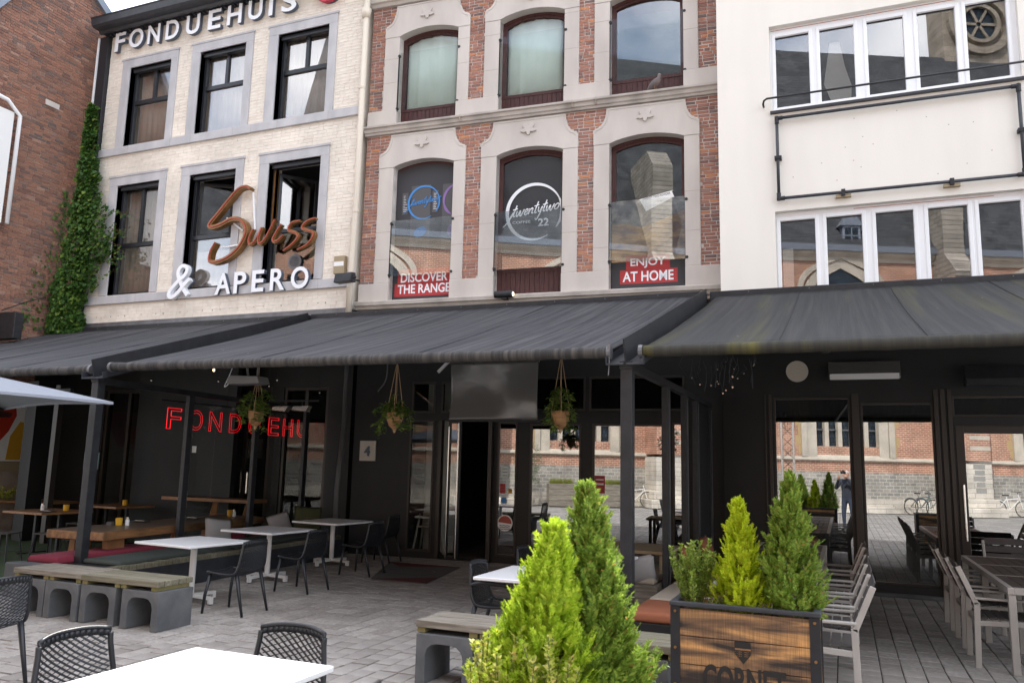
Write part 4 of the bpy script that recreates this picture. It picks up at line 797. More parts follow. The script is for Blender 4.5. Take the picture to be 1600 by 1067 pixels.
MB().box(0, .03, 11.2, 12.5, 1.55, 2.82).build('board', 'white_paint', po); MB().prism([(11.2, 2.1), (11.9, 1.95), (12.1, 2.2), (12.25, 2.55), (12.2, 2.8), (11.2, 2.8)], .03, .034, 'yz').build('red_print', 'poster_red', po)
MB().prism([(12.1, 1.58), (12.45, 1.58), (12.48, 2.4), (12.35, 2.42), (12.15, 2.1)], .0305, .0345, 'yz').build('yellow_print', 'poster_yellow', po); MB().prism([(11.2, 2.45), (12.1, 2.5), (12.15, 2.6), (11.2, 2.68)], .034, .037, 'yz').build('dark_print', 'maroon_wood', po)
MB().box(0, .05, 11.0, 12.7, 1.33, 1.53).build('shelf_board', 'wood_pale', po)

# ================================================================ CHURCH across the square (seen in the glass)
cu_ = thing('church', 'brick and stone church with leaded windows reflected in the shop glass', 'church', (1.18, -12.9, 0), R(155.1))
chD, chN = Vector((cos(R(24.9)), -sin(R(24.9)), 0)), Vector((sin(R(24.9)), cos(R(24.9)), 0))
def CW(u, off): return Vector((1.18, -12.9, 0))+chD*u+chN*off      # a point u metres along the church wall, off metres in front of it
# local -y faces the shops
cw = [20.2, 10.6, 1.05, -8.55, -18.1]
CH = [(c-1.5, c+1.5, 2.85, 9.2) for c in cw]
wall(-27, 27, 2.34, 11.3, CH, 0, .9).build('wall', 'church_brick', cu_)
MB().box(-27, 27, -.02, .9, 1.75, 2.2).build('wall_band', 'church_brick', cu_); MB().box(-27, 27, -.06, .9, .6, 1.75).build('rubble_base', 'church_rubble', cu_)
MB().box(-27, 27, -.16, .9, .3, .62).box(-27, 27, -.32, .9, 0, .3).build('plinth', 'church_plinth', cu_, bevel=.02)
MB().prism([(.3, 2.2), (-.06, 2.2), (-.14, 2.27), (-.10, 2.38), (.3, 2.5)], -27, 27, 'yz').build('string_course', 'church_stone', cu_)
MB().prism([(.3, 11.3), (-.05, 11.3), (-.1, 11.45), (-.25, 11.6), (-.3, 11.72), (.3, 11.72)], -27, 27, 'yz').build('cornice', 'church_stone', cu_); MB().prism([(.2, 11.72), (-.38, 11.72), (-.42, 12.0), (-.36, 12.0), (.2, 11.9)], -27, 27, 'yz').build('gutter', 'lead', cu_)
MB().prism([(-.3, 11.95), (8.8, 26.6), (18, 11.95)], -27, 27, 'yz').build('roof', 'slate', cu_)
for c in cw:
    ap_ = [(c+1.5*sin(t)*(1), 9.2+1.9*(1-abs(t)/(pi/2))**.62) for t in [(-pi/2)+pi*k/20 for k in range(21)]]
    op = [(c-1.5, 2.85)]+[(p[0], p[1]) for p in ap_]+[(c+1.5, 2.85)]
    MB().prism([(c-1.5, 9.2)]+ap_[1:-1]+[(c+1.5, 9.2)], -.004, .3).build('arch_panel', 'leaded_glass', cu_)
    fr = MB().strip([(c-1.62, 2.4)]+[(c+(p[0]-c)*1.08, p[1]+.1) for p in ap_]+[(c+1.62, 2.4)], .42, -.06, .25).strip([(c-1.98, 2.4)]+[(c+(p[0]-c)*1.32, p[1]+.45) for p in ap_]+[(c+1.98, 2.4)], .25, -.12, .1).build('window_surround', 'church_stone', cu_)
    MB().box(c-1.5, c+1.5, .30, .34, 2.85, 9.2).build('window_glass', 'leaded_glass', cu_); mu = MB()
    for k in range(1, 5): mu.box(c-1.5+.6*k-.09, c-1.5+.6*k+.09, .05, .32, 2.85, 10.3)
    mu.build('mullion', 'church_stone', cu_); sb_ = MB()
    for zz in (3.6, 4.9, 6.2, 7.5): sb_.box(c-1.5, c+1.5, .22, .30, zz-.03, zz+.03)
    sb_.build('saddle_bar', 'steel_grey', cu_); MB().prism([(-.1, 2.36), (.32, 2.9), (.32, 2.36)], c-1.5, c+1.5, 'yz').build('window_sill', 'church_stone', cu_)
    qn = MB()
    for k in range(7): s_ = .25 if k % 2 else .12; qn.box(c-2.1-s_, c-2.1, -.012, .2, 2.5+k*.42, 2.9+k*.42).box(c+2.1, c+2.1+s_, -.012, .2, 2.5+k*.42, 2.9+k*.42)
    qn.build('quoin', 'quoin_yellow', cu_)
for b in (15.4, 6.95, -3.82, -13.3):
    bm_ = MB().box(b-.58, b+.58, -1.55, 0, 2.34, 10.4).build('buttress', 'church_brick', cu_)
    st_ = MB()
    for k in range(12): st_.box(b-.59 if k % 2 else b-.59, b+.30, -1.562, -1.3, 2.78+k*.45, 2.95+k*.45)
    st_.build('stone_band', 'church_stone', bm_); MB().box(b-.6, b+.6, -1.58, 0, .75, 2.22).build('buttress_base', 'church_plinth', cu_, bevel=.02); MB().box(b-.75, b+.75, -1.72, 0, .38, .75).box(b-.95, b+.95, -1.95, 0, 0, .38).build('buttress_plinth', 'church_plinth', cu_, bevel=.03)
    MB().prism([(-1.7, 10.4), (-1.75, 10.6), (-.9, 11.6), (-.9, 16), (0, 17), (2.5, 17), (2.5, 10.4)], b-.5, b+.5, 'yz').build('buttress_cap', 'cap_stone', cu_)
    rs = MB()
    for k in range(5): rs.box(b-.3+.2*random.random()*.3, b+.12+.2*random.random(), -1.588, -1.57, 1.0+.25*k, 1.2+.25*k)
    rs.build('rubble_patch', 'grey_rubble', cu_)
MB().prism([(-17, 11), (-9.9, 11), (-9.9, 33.5), (-13.4, 41), (-17, 33.5)], 8.6, 10.2).build('transept', 'transept_stone', cu_)
q = MB()
for r_, w_ in ((1.75, .4), (1.15, .22)): q.strip([(-12.1+r_*cos(2*pi*k/40), 28.7+r_*sin(2*pi*k/40)) for k in range(41)], w_, 8.3, 8.7)
for k in range(6): q.strip([(-12.1+.15*cos(pi*k/3), 28.7+.15*sin(pi*k/3)), (-12.1+1.1*cos(pi*k/3), 28.7+1.1*sin(pi*k/3))], .16, 8.4, 8.7)
q.build('rose_window', 'transept_stone', cu_); MB().prism([(-12.1+1.1*cos(2*pi*k/30), 28.7+1.1*sin(2*pi*k/30)) for k in range(30)], 8.50, 8.55).build('rose_glass', 'leaded_glass', cu_)
dm = MB().box(.05, .87, 0, 2.2, 12.1, 13.1).build('dormer', 'lead', cu_); MB().prism([(-.1, 13.05), (1.02, 13.05), (.46, 13.7)], -.1, 2.4).build('dormer_roof', 'lead', dm); MB().box(.17, .75, -.02, .02, 12.2, 12.95).build('dormer_window', 'leaded_glass', dm); MB().box(.435, .485, -.03, .0, 12.2, 12.95).box(.17, .75, -.03, .0, 12.55, 12.6).build('dormer_bar', 'lead', dm)

# ================================================================ AWNINGS
def awning(name, label, back, front, mat, barmat, seams=(), n=40):
    """back, front = ((x,y,z),(x,y,z)) left and right ends"""
    t = thing(name, label, 'awning', (0, 0, 0)); bl, br = map(Vector, back); fl_, fr_ = map(Vector, front); vs = []; fs = []; m = 14
    for i in range(n+1):
        for j in range(m+1):
            u, v = i/n, j/m; p = bl.lerp(br, u).lerp(fl_.lerp(fr_, u), v); sag = -.05*sin(pi*v)+.006*sin(u*40+v*2)*sin(pi*v)+.004*sin(u*93); vs.append((p.x, p.y, p.z+sag))
    for i in range(n):
        for j in range(m): o = i*(m+1)+j; fs.append((o, o+1, o+m+2, o+m+1))
    o = MB().add(vs, fs).build('fabric', mat, t, smooth=True); sf = o.modifiers.new('thick', 'SOLIDIFY'); sf.thickness = .004
    MB().tube([tuple(fl_.lerp(fr_, k/60)+Vector((0, -.02, -.03+.003*sin(k*2.1)))) for k in range(61)], .058, 12).build('front_bar', barmat, t, smooth=True)
    for e in (fl_, fr_): MB().tube([tuple(e+Vector((-.02, -.02, -.03))), tuple(e+Vector((.02, -.02, -.03)))], .066, 12).build('end_cap', 'steel_grey', t)
    MB().box(bl.x-.1, br.x+.1, bl.y-.02, bl.y+.16, bl.z-.10, bl.z+.085).build('cassette', 'metal_black', t, bevel=.01)
    d = MB()
    for k in range(int((br.x-bl.x)/.9)): x = bl.x+.5+k*.9; d.obox(Matrix.Translation((x, bl.y-.022, bl.z+.05)), .014, .006, .014)
    d.build('rivet', 'steel_grey', t, kind='stuff')
    for s_ in seams:
        MB().tube([tuple(bl.lerp(br, s_).lerp(fl_.lerp(fr_, s_), v/14)+Vector((0, 0, -.05*sin(pi*v/14)+.004+.006*sin(s_*40+v/7)*sin(pi*v/14)+.004*sin(s_*93)))) for v in range(15)], .007, 5).build('seam', mat, t)
    for s_ in (.22, .78):
        a = bl.lerp(br, s_); b = fl_.lerp(fr_, s_); mid = a.lerp(b, .5)+Vector((.5 if s_ < .5 else -.5, 0, -.28)); MB().bar(a+Vector((0, 0, -.15)), mid, .05, .07).bar(mid, b+Vector((0, .05, -.06)), .05, .06).build('folding_arm', 'metal_black', t)
    return t
YB, ZB, YF, ZF = 12.83, 4.49, 7.62, 2.90
awning('awning', 'faded black middle awning over the entrance and white tables', ((-9.52, YB, ZB), (-2.12, YB, ZB)), ((-8.80, YF, ZF), (-2.10, YF, ZF-.02)), 'awning_fabric', 'awning_bar', (.33, .66), 60)
awning('awning', 'algae stained dark right awning over the slatted tables', ((-1.78, YB, ZB-.02), (5.8, YB, ZB-.02)), ((-1.78, YF, ZF-.02), (5.8, YF, ZF-.02)), 'awning_green', 'awning_bar_green', (.166, .333, .5, .67), 60)
awning('awning', 'black left awning over the wooden slab tables behind the parasol', ((-16.8, YB, ZB), (-9.80, YB, ZB)), ((-16.8, YF+.05, ZF-.02), (-9.22, YF+.05, ZF-.02)), 'awning_fabric', 'awning_bar', (.25, .5, .75), 50)
def rail(label, bx, fx, y0=12.8, y1=7.53):
    t = thing('awning_support', label, 'awning support', (0, 0, 0)); b = Vector((bx, y0, 4.47)); f = Vector((fx, y1, 2.84))
    MB().bar(b+Vector((0, 0, .0)), f+Vector((0, 0, 0)), .012, .26).build('rail_plate', 'metal_black', t)
    for s_ in (-1, 1):
        MB().bar(b+Vector((s_*.10, 0, -.14)), f+Vector((s_*.10, 0, -.12)), .17, .012).bar(b+Vector((s_*.185, 0, -.10)), f+Vector((s_*.185, 0, -.085)), .010, .08).build('gutter_channel', 'anthracite', t)
    for v in (.15, .5, .8):
        p = b.lerp(f, v); MB().tube([tuple(p+Vector((-.12, 0, -.02))), tuple(p+Vector((-.01, 0, -.02)))], .035, 8).build('roller_pin', 'steel_grey', t)
    px, py_ = f.x+(b.x-f.x)*.03, y1+.13
    MB().box(px-.058, px+.058, py_-.058, py_+.058, .0 if fx > -5 else .36, 2.72).build('post', 'metal_black', t, bevel=.006)
    MB().box(px-.066, px+.066, py_-.07, py_+.066, 2.68, 2.76).build('post_cap', 'metal_black', t, bevel=.006)
    return t
rail('black gutter rail and front post between middle and right awnings', -1.93, -1.93)
rail('black gutter rail and front post between left and middle awnings', -9.66, -9.06)
wc = MB().tube([(-2.1, 7.57, 2.93), (-2.09, 7.56, 2.75), (-2.1, 7.57, 2.62)], .006, 6).obox(Matrix.Translation((-2.09, 7.55, 2.90)), .03, .02, .06); wc.build('awning_hook', 'steel_grey', label='small metal hook and strap at the right corner of middle awning', cat='hook')
# side screens
scr = thing('glass_screen', 'dark framed glass screen between benches and the slab tables', 'screen', (0, 0, 0))
def LX(y): return -9.65+(13-y)*.112
ys = [7.73, 9.48, 11.25, 12.9]
for y in ys[1:]: MB().box(LX(y)-.035, LX(y)+.035, y-.055, y+.055, .42, 2.72).build('post', 'metal_black', scr, bevel=.005)
MB().bar((LX(7.7), 7.7, 2.70), (LX(12.9), 12.9, 2.70), .07, .08).build('top_beam', 'metal_black', scr)
for a, b in zip(ys[1:], ys[2:]):
    MB().bar((LX(a+.1), a+.1, 1.6), (LX(b-.1), b-.1, 1.6), .008, 2.1).build('pane', 'screen_glass', scr)
MB().bar((LX(11.02)+.06, 11.02, 1.15), (LX(11.02)+.06, 11.02, 1.5), .02, .03).build('handle', 'stainless', scr)
MB().box(-.003, .003, -.04, .04, -.05, .05).build('sticker', 'curtain', scr, loc=(LX(9.6)+.03, 9.62, 1.85))
scr2 = thing('glass_screen', 'black folding screen posts beside the right awning seat', 'screen', (0, 0, 0))
for y in (9.62, 10.85, 11.75, 13.0): MB().box(-1.985, -1.915, y-.10, y+.10, .05, 2.72).build('post', 'metal_black', scr2, bevel=.005); MB().box(-1.914, -1.908, y-.012, y+.012, .3, 2.66).build('seal_strip', 'steel_grey', scr2)
MB().box(-1.99, -1.91, 7.7, 13.1, 2.70, 2.78).build('top_beam', 'metal_black', scr2)
MB().box(-1.9535, -1.9465, 11.85, 12.9, .1, 2.7).build('panel', 'black_wall', scr2)
gp = thing('grey_pipe', 'grey downpipe on the black wall left of the number plate', 'pipe', (0, 0, 0)); MB().tube([(-8.80, 12.95, 4.5), (-8.80, 12.95, 2.3)], .045, 10).tube([(-8.80, 12.95, 2.3), (-8.85, 12.92, 1.2), (-8.85, 12.92, 0)], .052, 10).build('pipe', 'pipe_grey', gp, smooth=True)
bn = thing('foil_banner', 'grey glossy foil sheet hanging above the glass entrance door', 'banner', (0, 0, 0)); vs = []; fs = []
for i in range(41):
    for j in range(25):
        u, v = i/40, j/24; vs.append((-6.18+1.62*u, 12.2+.05*sin(u*3.4+v*2)+.02*sin(v*5-u*3)+.006*sin(u*11+v*6), 2.46+.96*v))
fs = [(i*25+j, i*25+j+1, (i+1)*25+j+1, (i+1)*25+j) for i in range(40) for j in range(24)]
o = MB().add(vs, fs).build('sheet', 'foil', bn, smooth=True); sf = o.modifiers.new('thick', 'SOLIDIFY'); sf.thickness = .006
MB().box(-6.2, -4.54, 12.19, 12.23, 3.40, 3.44).build('top_bar', 'stainless', bn); MB().box(-6.2, -4.54, 12.2, 12.26, 2.43, 2.465).build('bottom_bar', 'metal_black', bn)
for x in (-6.0, -4.7): MB().bar((x, 12.21, 3.44), (x, 12.4, 4.2), .015, .015).build('hanger', 'metal_black', bn)
bk = MB().bar((-6.42, 12.2, 3.28), (-6.18, 12.2, 3.5), .03, .05); bk.build('bracket_arm', 'pvc_white', bn)
MB().tube(catmull([(-7.45, 12.1, 3.9), (-7.38, 12.1, 3.45), (-7.4, 12.1, 3.15), (-7.55, 12.1, 2.95)], 5), .012, 6).build('cable', 'steel_grey', label='grey loose cable hanging right of the middle hanging basket', cat='cable')
sp = thing('spotlight', 'small black cylinder spotlight lit on the stone ledge', 'spotlight', (-8.7+3.1*cos(ANG), 13.15+3.1*sin(ANG)-.2, 4.80), ANG)
MB().tube([(-.19, 0, 0), (.16, 0, 0)], .065, 16).build('housing', 'metal_black', sp); MB().tube([(.161, 0, 0), (.17, 0, 0)], .04, 14).build('lens', 'spot_lens', sp); MB().box(-.05, .05, -.02, .2, -.09, -.06).build('bracket', 'metal_black', sp)
# pigeon
pg = thing('pigeon', 'grey pigeon perched on the stone string course', 'pigeon', (-8.7+5.82*cos(ANG), 13.15+5.82*sin(ANG)-.09, 8.445), ANG+R(-25)); pm('pigeon_grey', (.13, .12, .125), .8, col2=(.24, .18, .16), scale=9)
b_ = MB().tube(catmull([(-.15, 0, .05), (-.09, 0, .08), (0, 0, .12), (.07, 0, .16), (.10, 0, .21), (.11, 0, .245), (.145, 0, .25)], 4), [.012, .018, .025, .035, .045, .055, .062, .066, .068, .068, .066, .062, .056, .05, .044, .038, .034, .032, .033, .034, .035, .032, .024, .012, .004], 12).build('body', 'pigeon_grey', pg, smooth=True)
for s_ in (-1, 1): MB().bar((.02, s_*.025, .07), (.03, s_*.025, .0), .008, .008).build('leg', 'copper', pg)

# ================================================================ FURNITURE
# white pedestal table
def make_table():
    t = thing('pedestal_table', 'x', 'table', (0, 0, 0), 0, 'white square pedestal tables')
    MB().box(-.48, .48, -.48, .48, .692, .722).build('tabletop', 'table_white', t, bevel=.007, seg=3)
    MB().lathe([(.038, .07), (.038, .66), (.10, .675), (.10, .691)], 16).build('column', 'table_leg', t)
    for k in range(4):
        c, s_ = cos(k*pi/2), sin(k*pi/2); MB().bar((c*.03, s_*.03, .085), (c*.37, s_*.37, .075), .05, .04).bar((c*.345, s_*.345, .012), (c*.345, s_*.345, .06), .05, .05, (c, s_, 0)).build('foot', 'table_leg', t, bevel=.005)
        q = MB().tube([(c*.345, s_*.345, 0), (c*.345, s_*.345, .015)], .02, 8).build('glide', 'metal_black', t)
    return t
T0 = make_table(); TS = [(-7.36, 7.80, -6, 'white square table nearest the concrete benches in the left row'), (-7.75, 9.68, -4, 'middle one of three white tables along the cushioned bench'), (-8.02, 11.65, -6, 'farthest white table of left row below the number plate wall'), (-2.66, 7.27, 0, 'white table with armchair behind the middle concrete bench'), (-2.70, 8.84, 0, 'white table mostly hidden behind the thujas, farther back'), (-2.82, 3.09, 0, 'sunlit white table in the foreground at bottom left')]
for i, (x, y, a, lab) in enumerate(TS):
    if i == 0: T0.location = (x, y, 0); T0.rotation_euler = (0, 0, R(a)); T0['label'] = lab
    else: copy_thing(T0, (x, y, 0), R(a), lab, None, (.92, .92, 1) if i == 5 else None)
# black lattice chair
def chair_profile(v):
    pts = [(.22, .435), (.12, .425), (-.04, .415), (-.16, .43), (-.215, .50), (-.245, .59), (-.27, .69), (-.29, .79)]
    f = v*(len(pts)-1); i = min(int(f), len(pts)-2); t = f-i; p = [np.array(pts[max(0, min(len(pts)-1, k))]) for k in (i-1, i, i+1, i+2)]
    return .5*((2*p[1])+(p[2]-p[0])*t+(2*p[0]-5*p[1]+4*p[2]-p[3])*t*t+(3*p[1]-p[0]-3*p[2]+p[3])*t**3)
def CS(u, v):
    y, z = chair_profile(v); w = .215+.03*sin(pi*min(1, v*1.1)); back = max(0, (v-.45)/.55)
    return Vector((u*w, y+.055*u*u*back, z+.02*u*u*(1-back)-.0*back+(-.018*abs(u)**3 if v > .97 else 0)))
def lattice(v0, v1, nd, name, par):
    mb = MB()
    for fam, sl, wd in ((1, 1.25, .010), (-1, 2.3, .0055)):
        nk = int(nd*(1.25 if fam > 0 else 1.0))
        for k in range(-nk, nk+1):
            pts = []
            for i in range(31):
                t = i/30; v = v0+(v1-v0)*(t+.10*sin(pi*t)*0); u = (k/nk)*(1+sl)+fam*(t*2-1)*sl
                if abs(u) <= .96: pts.append(CS(u, v))
            if len(pts) > 1:
                for a, b in zip(pts, pts[1:]): mb.bar(a, b, wd*.75, wd, (0, 1, .3))
    return mb.build(name, 'chair_plastic', par)
def make_chair(arms):
    t = thing('lattice_armchair' if arms else 'lattice_chair', 'x', 'chair', (0, 0, 0), 0, 'black lattice plastic chairs')
    lattice(.47, .985, 9, 'backrest', t); lattice(.03, .50, 7, 'seat', t)
    rim = [CS(-1, v/20) for v in range(21)]; rim2 = [CS(1, v/20) for v in range(21)]; top = [CS(-1+2*k/14, 1.0) for k in range(15)]; fr = [CS(-1+2*k/8, 0) for k in range(9)]
    MB().tube(rim, .015, 8).build('side_rim', 'chair_plastic', t, smooth=True); MB().tube(rim2, .015, 8).build('side_rim', 'chair_plastic', t, smooth=True)
    tp = MB()
    for a, b in zip(top, top[1:]): tp.bar(a, b, .016, .042, (0, -.15, 1))
    tp.tube([p+Vector((0, 0, .02)) for p in top], .012, 8); tp.build('top_rail', 'chair_plastic', t, smooth=True); MB().tube(fr, .016, 8).build('front_rim', 'chair_plastic', t, smooth=True)
    for s_ in (-1, 1):
        MB().tube([(s_*.2, .19, .43), (s_*.225, .225, .2), (s_*.235, .24, 0)], [.021, .018, .014], 8).build('leg', 'chair_plastic', t, smooth=True); MB().tube([(s_*.215, -.17, .46), (s_*.225, -.23, .22), (s_*.23, -.29, 0)], [.024, .019, .014], 8).build('leg', 'chair_plastic', t, smooth=True)
        if arms: MB().tube(catmull([(s_*.235, -.22, .62), (s_*.275, -.12, .65), (s_*.285, .06, .65), (s_*.28, .16, .63), (s_*.26, .20, .55), (s_*.225, .19, .44)], 4), .018, 8).build('armrest', 'chair_plastic', t, smooth=True)
    return t
C0 = make_chair(False); C0.location = (-6.50, 7.57, 0); C0.rotation_euler = (0, 0, R(94)); C0['label'] = 'black lattice chair tucked at the white table nearest the concrete benches'
G = 'black lattice plastic chairs'
for x, y, a, lab in [(-6.80, 9.2, 90, 'black lattice chair at middle white table of the left row'), (-6.98, 10.95, 92, 'black lattice chair at the farthest left white table near the doormat'), (-7.55, 12.45, 95, 'dark lattice chair in deep shade behind the farthest left table'),
        (-3.53, 3.20, -90, 'black lattice chair left of foreground white table, back showing'), (-2.87, 3.60, 180, 'black lattice chair behind the foreground white table, facing camera'), (-2.12, 2.93, 90, 'lattice chair right of foreground table, only back tip showing'),
        (-6.07, 4.28, 88, 'black lattice chair cut by the left photo edge in foreground'), (-3.17, 8.75, -90, 'black lattice chair half hidden beside the farther white table')]:
    copy_thing(C0, (x, y, 0), R(a), lab, G)
A0 = make_chair(True); A0.location = (-3.03, 7.2, 0); A0.rotation_euler = (0, 0, R(-86)); A0['label'] = 'black lattice armchair with curved arms at table behind middle bench'
# aluminium slat chair
def make_alu():
    t = thing('slat_armchair', 'x', 'chair', (0, 0, 0), 0, 'grey framed slat armchairs'); w = .28
    for s_ in (-1, 1):
        x = s_*w
        MB().bar((x, -.25, 0), (x, -.235, .58), .03, .05, (0, 1, 0)).bar((x, -.237, .56), (x, -.375, .89), .03, .045, (0, 1, 0)).build('back_post', 'alu_frame', t, bevel=.004)
        MB().bar((x, .25, 0), (x, .25, .60), .03, .045, (0, 1, 0)).build('leg', 'alu_frame', t, bevel=.004)
        MB().bar((x, -.25, .615), (x, .29, .615), .048, .022).build('armrest', 'alu_frame', t, bevel=.006); MB().bar((x, -.23, .395), (x, .24, .415), .025, .045).build('side_rail', 'alu_frame', t, bevel=.003)
    MB().bar((-w, .235, .415), (w, .235, .415), .025, .05).bar((-w, -.235, .40), (w, -.235, .40), .025, .05).build('cross_rail', 'alu_frame', t, bevel=.003)
    for k in range(6): MB().bar((-w+.02, .21-k*.078, .44), (w-.02, .21-k*.078, .44), .066, .014).build('seat_slat', 'slat_dark', t, bevel=.002)
    for k in range(4):
        f = (.50+.095*k-.56)/.33+.3; y = -.237-.138*f; z = .56+.33*f; MB().bar((-w+.016, y, z), (w-.016, y, z), .014, .085, (0, -.38, .92)).build('back_slat', 'slat_dark', t, bevel=.002)
    return t
U0 = make_alu(); GA = 'grey framed slat armchairs'
AL = [(1.33, 8.98, -90, 'nearest slat armchair on the left side of right slatted table'), (1.33, 9.87, -90, 'second slat armchair along left side of the right slatted table'), (1.33, 10.86, -90, 'third slat armchair along left side of the right table, near glass'), (1.95, 12.0, 180, 'slat armchair at the far end of the right slatted table'), (2.05, 8.0, 2, 'slat armchair at near end of right table, cut by photo edge'),
      (-.20, 7.02, 90, 'nearest pale slat armchair beside the charred wood planter'), (-.20, 7.82, 90, 'second slat armchair from the planter at left slatted table'), (-.20, 8.62, 90, 'third slat armchair from the planter at left slatted table'), (-.18, 9.55, 90, 'fourth slat armchair from the planter at left slatted table'), (-.18, 10.5, 90, 'farthest slat armchair from the planter at left slatted table'),
      (2.6, 9.3, 90, 'slat armchair on the right side of right table beyond photo edge')]
for i, (x, y, a, lab) in enumerate(AL):
    if i == 0: U0.location = (x, y, 0); U0.rotation_euler = (0, 0, R(a)); U0['label'] = lab
    else: copy_thing(U0, (x, y, 0), R(a), lab, GA)
def make_slat_table(x0, x1, y0, y1, label):
    t = thing('slat_table', label, 'table', ((x0+x1)/2, (y0+y1)/2, 0), 0, 'long slatted dining tables'); a, b = (x1-x0)/2, (y1-y0)/2; n = max(2, round((y1-y0)/1.0))
    MB().box(-a, -a+.05, -b, b, .69, .75).box(a-.05, a, -b, b, .69, .75).box(-a+.05, a-.05, -b, -b+.05, .69, .75).box(-a+.05, a-.05, b-.05, b, .69, .75).build('frame', 'alu_frame', t, bevel=.004)
    for k in range(1, n): yy = -b+2*b*k/n; MB().box(-a+.05, a-.05, yy-.018, yy+.018, .70, .749).build('cross_bar', 'alu_frame', t)
    k_ = 8; w = (2*a-.1)/k_
    for j in range(n):
        ya, yb = -b+2*b*j/n+(.018 if j else .05)+.003, -b+2*b*(j+1)/n-(.018 if j < n-1 else .05)-.003
        for k in range(k_): MB().box(-a+.05+k*w+.004, -a+.05+(k+1)*w-.004, ya, yb, .725, .746+random.uniform(0, .002)).build('top_slat', 'slat_brown', t)
    for sx in (-1, 1):
        for sy in ([-1, 1] if 2*b < 2.2 else [-1, 0, 1]): MB().box(sx*(a-.035)-.03, sx*(a-.035)+.03, sy*(b-.04)-.03, sy*(b-.04)+.03, 0, .69).build('leg', 'alu_frame', t, bevel=.004)
    return t
make_slat_table(1.32, 2.25, 8.52, 11.6, 'long slatted table at right with brown top'); make_slat_table(-1.10, -.24, 6.75, 11.9, 'long slatted table behind the charred wood planter')
# concrete benches
UP = [(-.245, 0), (-.16, 0), (-.165, .22), (-.15, .27), (-.11, .305), (-.06, .315), (.06, .315), (.11, .305), (.15, .27), (.165, .22), (.16, 0), (.245, 0), (.245, .385), (-.245, .385)]
ub = MB().prism(UP, -.235, .235).mesh('concrete_block'); ub.materials.append(M['concrete'])
BL = [(-6.615, 6.56, 'concrete block at right end of left bench, side face showing'), (-7.215, 6.56, 'second concrete block from right end of the left bench'), (-7.735, 6.56, 'third concrete block from right end of the left bench'), (-8.245, 6.56, 'concrete block at far left end under the left bench'),
      (-2.965, 6.13, 'leftmost concrete block under the middle bench'), (-2.455, 6.13, 'concrete block second from left under the middle bench'), (-1.94, 6.13, 'concrete block of middle bench hidden behind the yellow thuja'), (-1.43, 6.13, 'concrete block at right of middle bench beside the charred planter')]
for x, y, lab in BL: o = put('concrete_block', ub, None, .006, 2, lab, 'concrete block', 'hollow concrete blocks under the benches', None, (x+random.uniform(-.01, .01), y+random.uniform(-.015, .015), 0), R(random.uniform(-1, 1)))
def bench_top(x0, x1, y0, y1, z, label, mat='grey_plank', n=5):
    t = thing('bench_top', label, 'bench top', ((x0+x1)/2, (y0+y1)/2, z), 0, 'weathered plank bench tops'); a, b = (x1-x0)/2, (y1-y0)/2; w = 2*b/n
    for k in range(n): MB().box(-a+random.uniform(-.006, .006), a+random.uniform(-.006, .006), -b+k*w+.003, -b+(k+1)*w-.003, .04, .095+random.uniform(-.002, .002)).build('plank', mat, t, bevel=.005)
    for x in (-a+.04, -.03, .06, a-.06): MB().box(x-.035, x+.035, -b+.02, b-.02, 0, .038).build('batten', 'batten_wood', t)
    return t
bench_top(-7.46, -6.40, 6.32, 6.80, .388, 'greenish weathered plank top on right half of the left bench', 'green_plank'); bench_top(-8.52, -7.48, 6.34, 6.84, .388, 'grey weathered plank top on left half of the left bench')
bench_top(-3.22, -2.16, 5.90, 6.36, .388, 'pale grey plank top on left half of the middle bench', 'grey_plank', 4); bench_top(-2.14, -1.10, 5.90, 6.36, .388, 'greenish plank top at right half of middle bench', 'green_plank', 4)
# low seat walls with cushions
lw = thing('seat_wall', 'low dark seat wall with small block edging along white tables', 'bench', (0, 0, 0))
MB().prism([(LX(7.75)-.6, 7.2), (LX(7.75)+.78, 7.2), (LX(12.8)+1.05, 12.8), (LX(12.8)-.6, 12.8)], 0, .31, 'xy').build('base', 'anthracite', lw); MB().prism([(-9.6, 7.02), (-8.15, 7.02), (-8.15, 7.22), (-9.6, 7.22)], 0, .40, 'xy').build('front_slab', 'concrete', lw, bevel=.01)
for k in range(44):
    y = 7.28+k*.125; f = (y-7.2)/5.6; xx = LX(7.75)+.78+(LX(12.8)+1.05-LX(7.75)-.78)*f
    o = MB().box(-.10, .008, -.056, .056, .312, .375+random.uniform(-.004, .004)).build('edge_block', 'green_plank', lw, loc=(xx, y, 0))
MB().prism([(LX(7.75)-.55, 7.25), (LX(7.75)+.70, 7.25), (LX(12.8)+.94, 12.75), (LX(12.8)-.55, 12.75)], .311, .365, 'xy').build('seat_board', 'black_paint', lw)
def pad(name, label, x0, x1, y0, y1, z, h, mat, sl_=0, cat='cushion'):
    n, m = 6, 14; mb = MB(); pts = []
    o = MB().add([(x0, y0, 0), (x1, y0, 0), (x1+sl_, y1, 0), (x0+sl_, y1, 0), (x0+.01, y0+.01, h), (x1-.01, y0+.01, h), (x1-.01+sl_, y1-.01, h), (x0+.01+sl_, y1-.01, h)], [(0, 3, 2, 1), (4, 5, 6, 7), (0, 1, 5, 4), (1, 2, 6, 5), (2, 3, 7, 6), (3, 0, 4, 7)]).build(name, mat, None, smooth=True, bevel=min(h*.42, .03), seg=4, label=label, cat=cat, group='seat cushions', loc=(0, 0, z)); return o
pad('seat_cushion', 'long dark green seat pad on the low wall facing white tables', LX(7.75)+.05, LX(7.75)+.70, 7.62, 9.85, .366, .06, 'cushion_green', -.17); pad('seat_cushion', 'dark green seat pad farther along low wall near the third table', LX(9.9)+.06, LX(9.9)+.74, 9.92, 12.4, .366, .06, 'cushion_green', -.22)
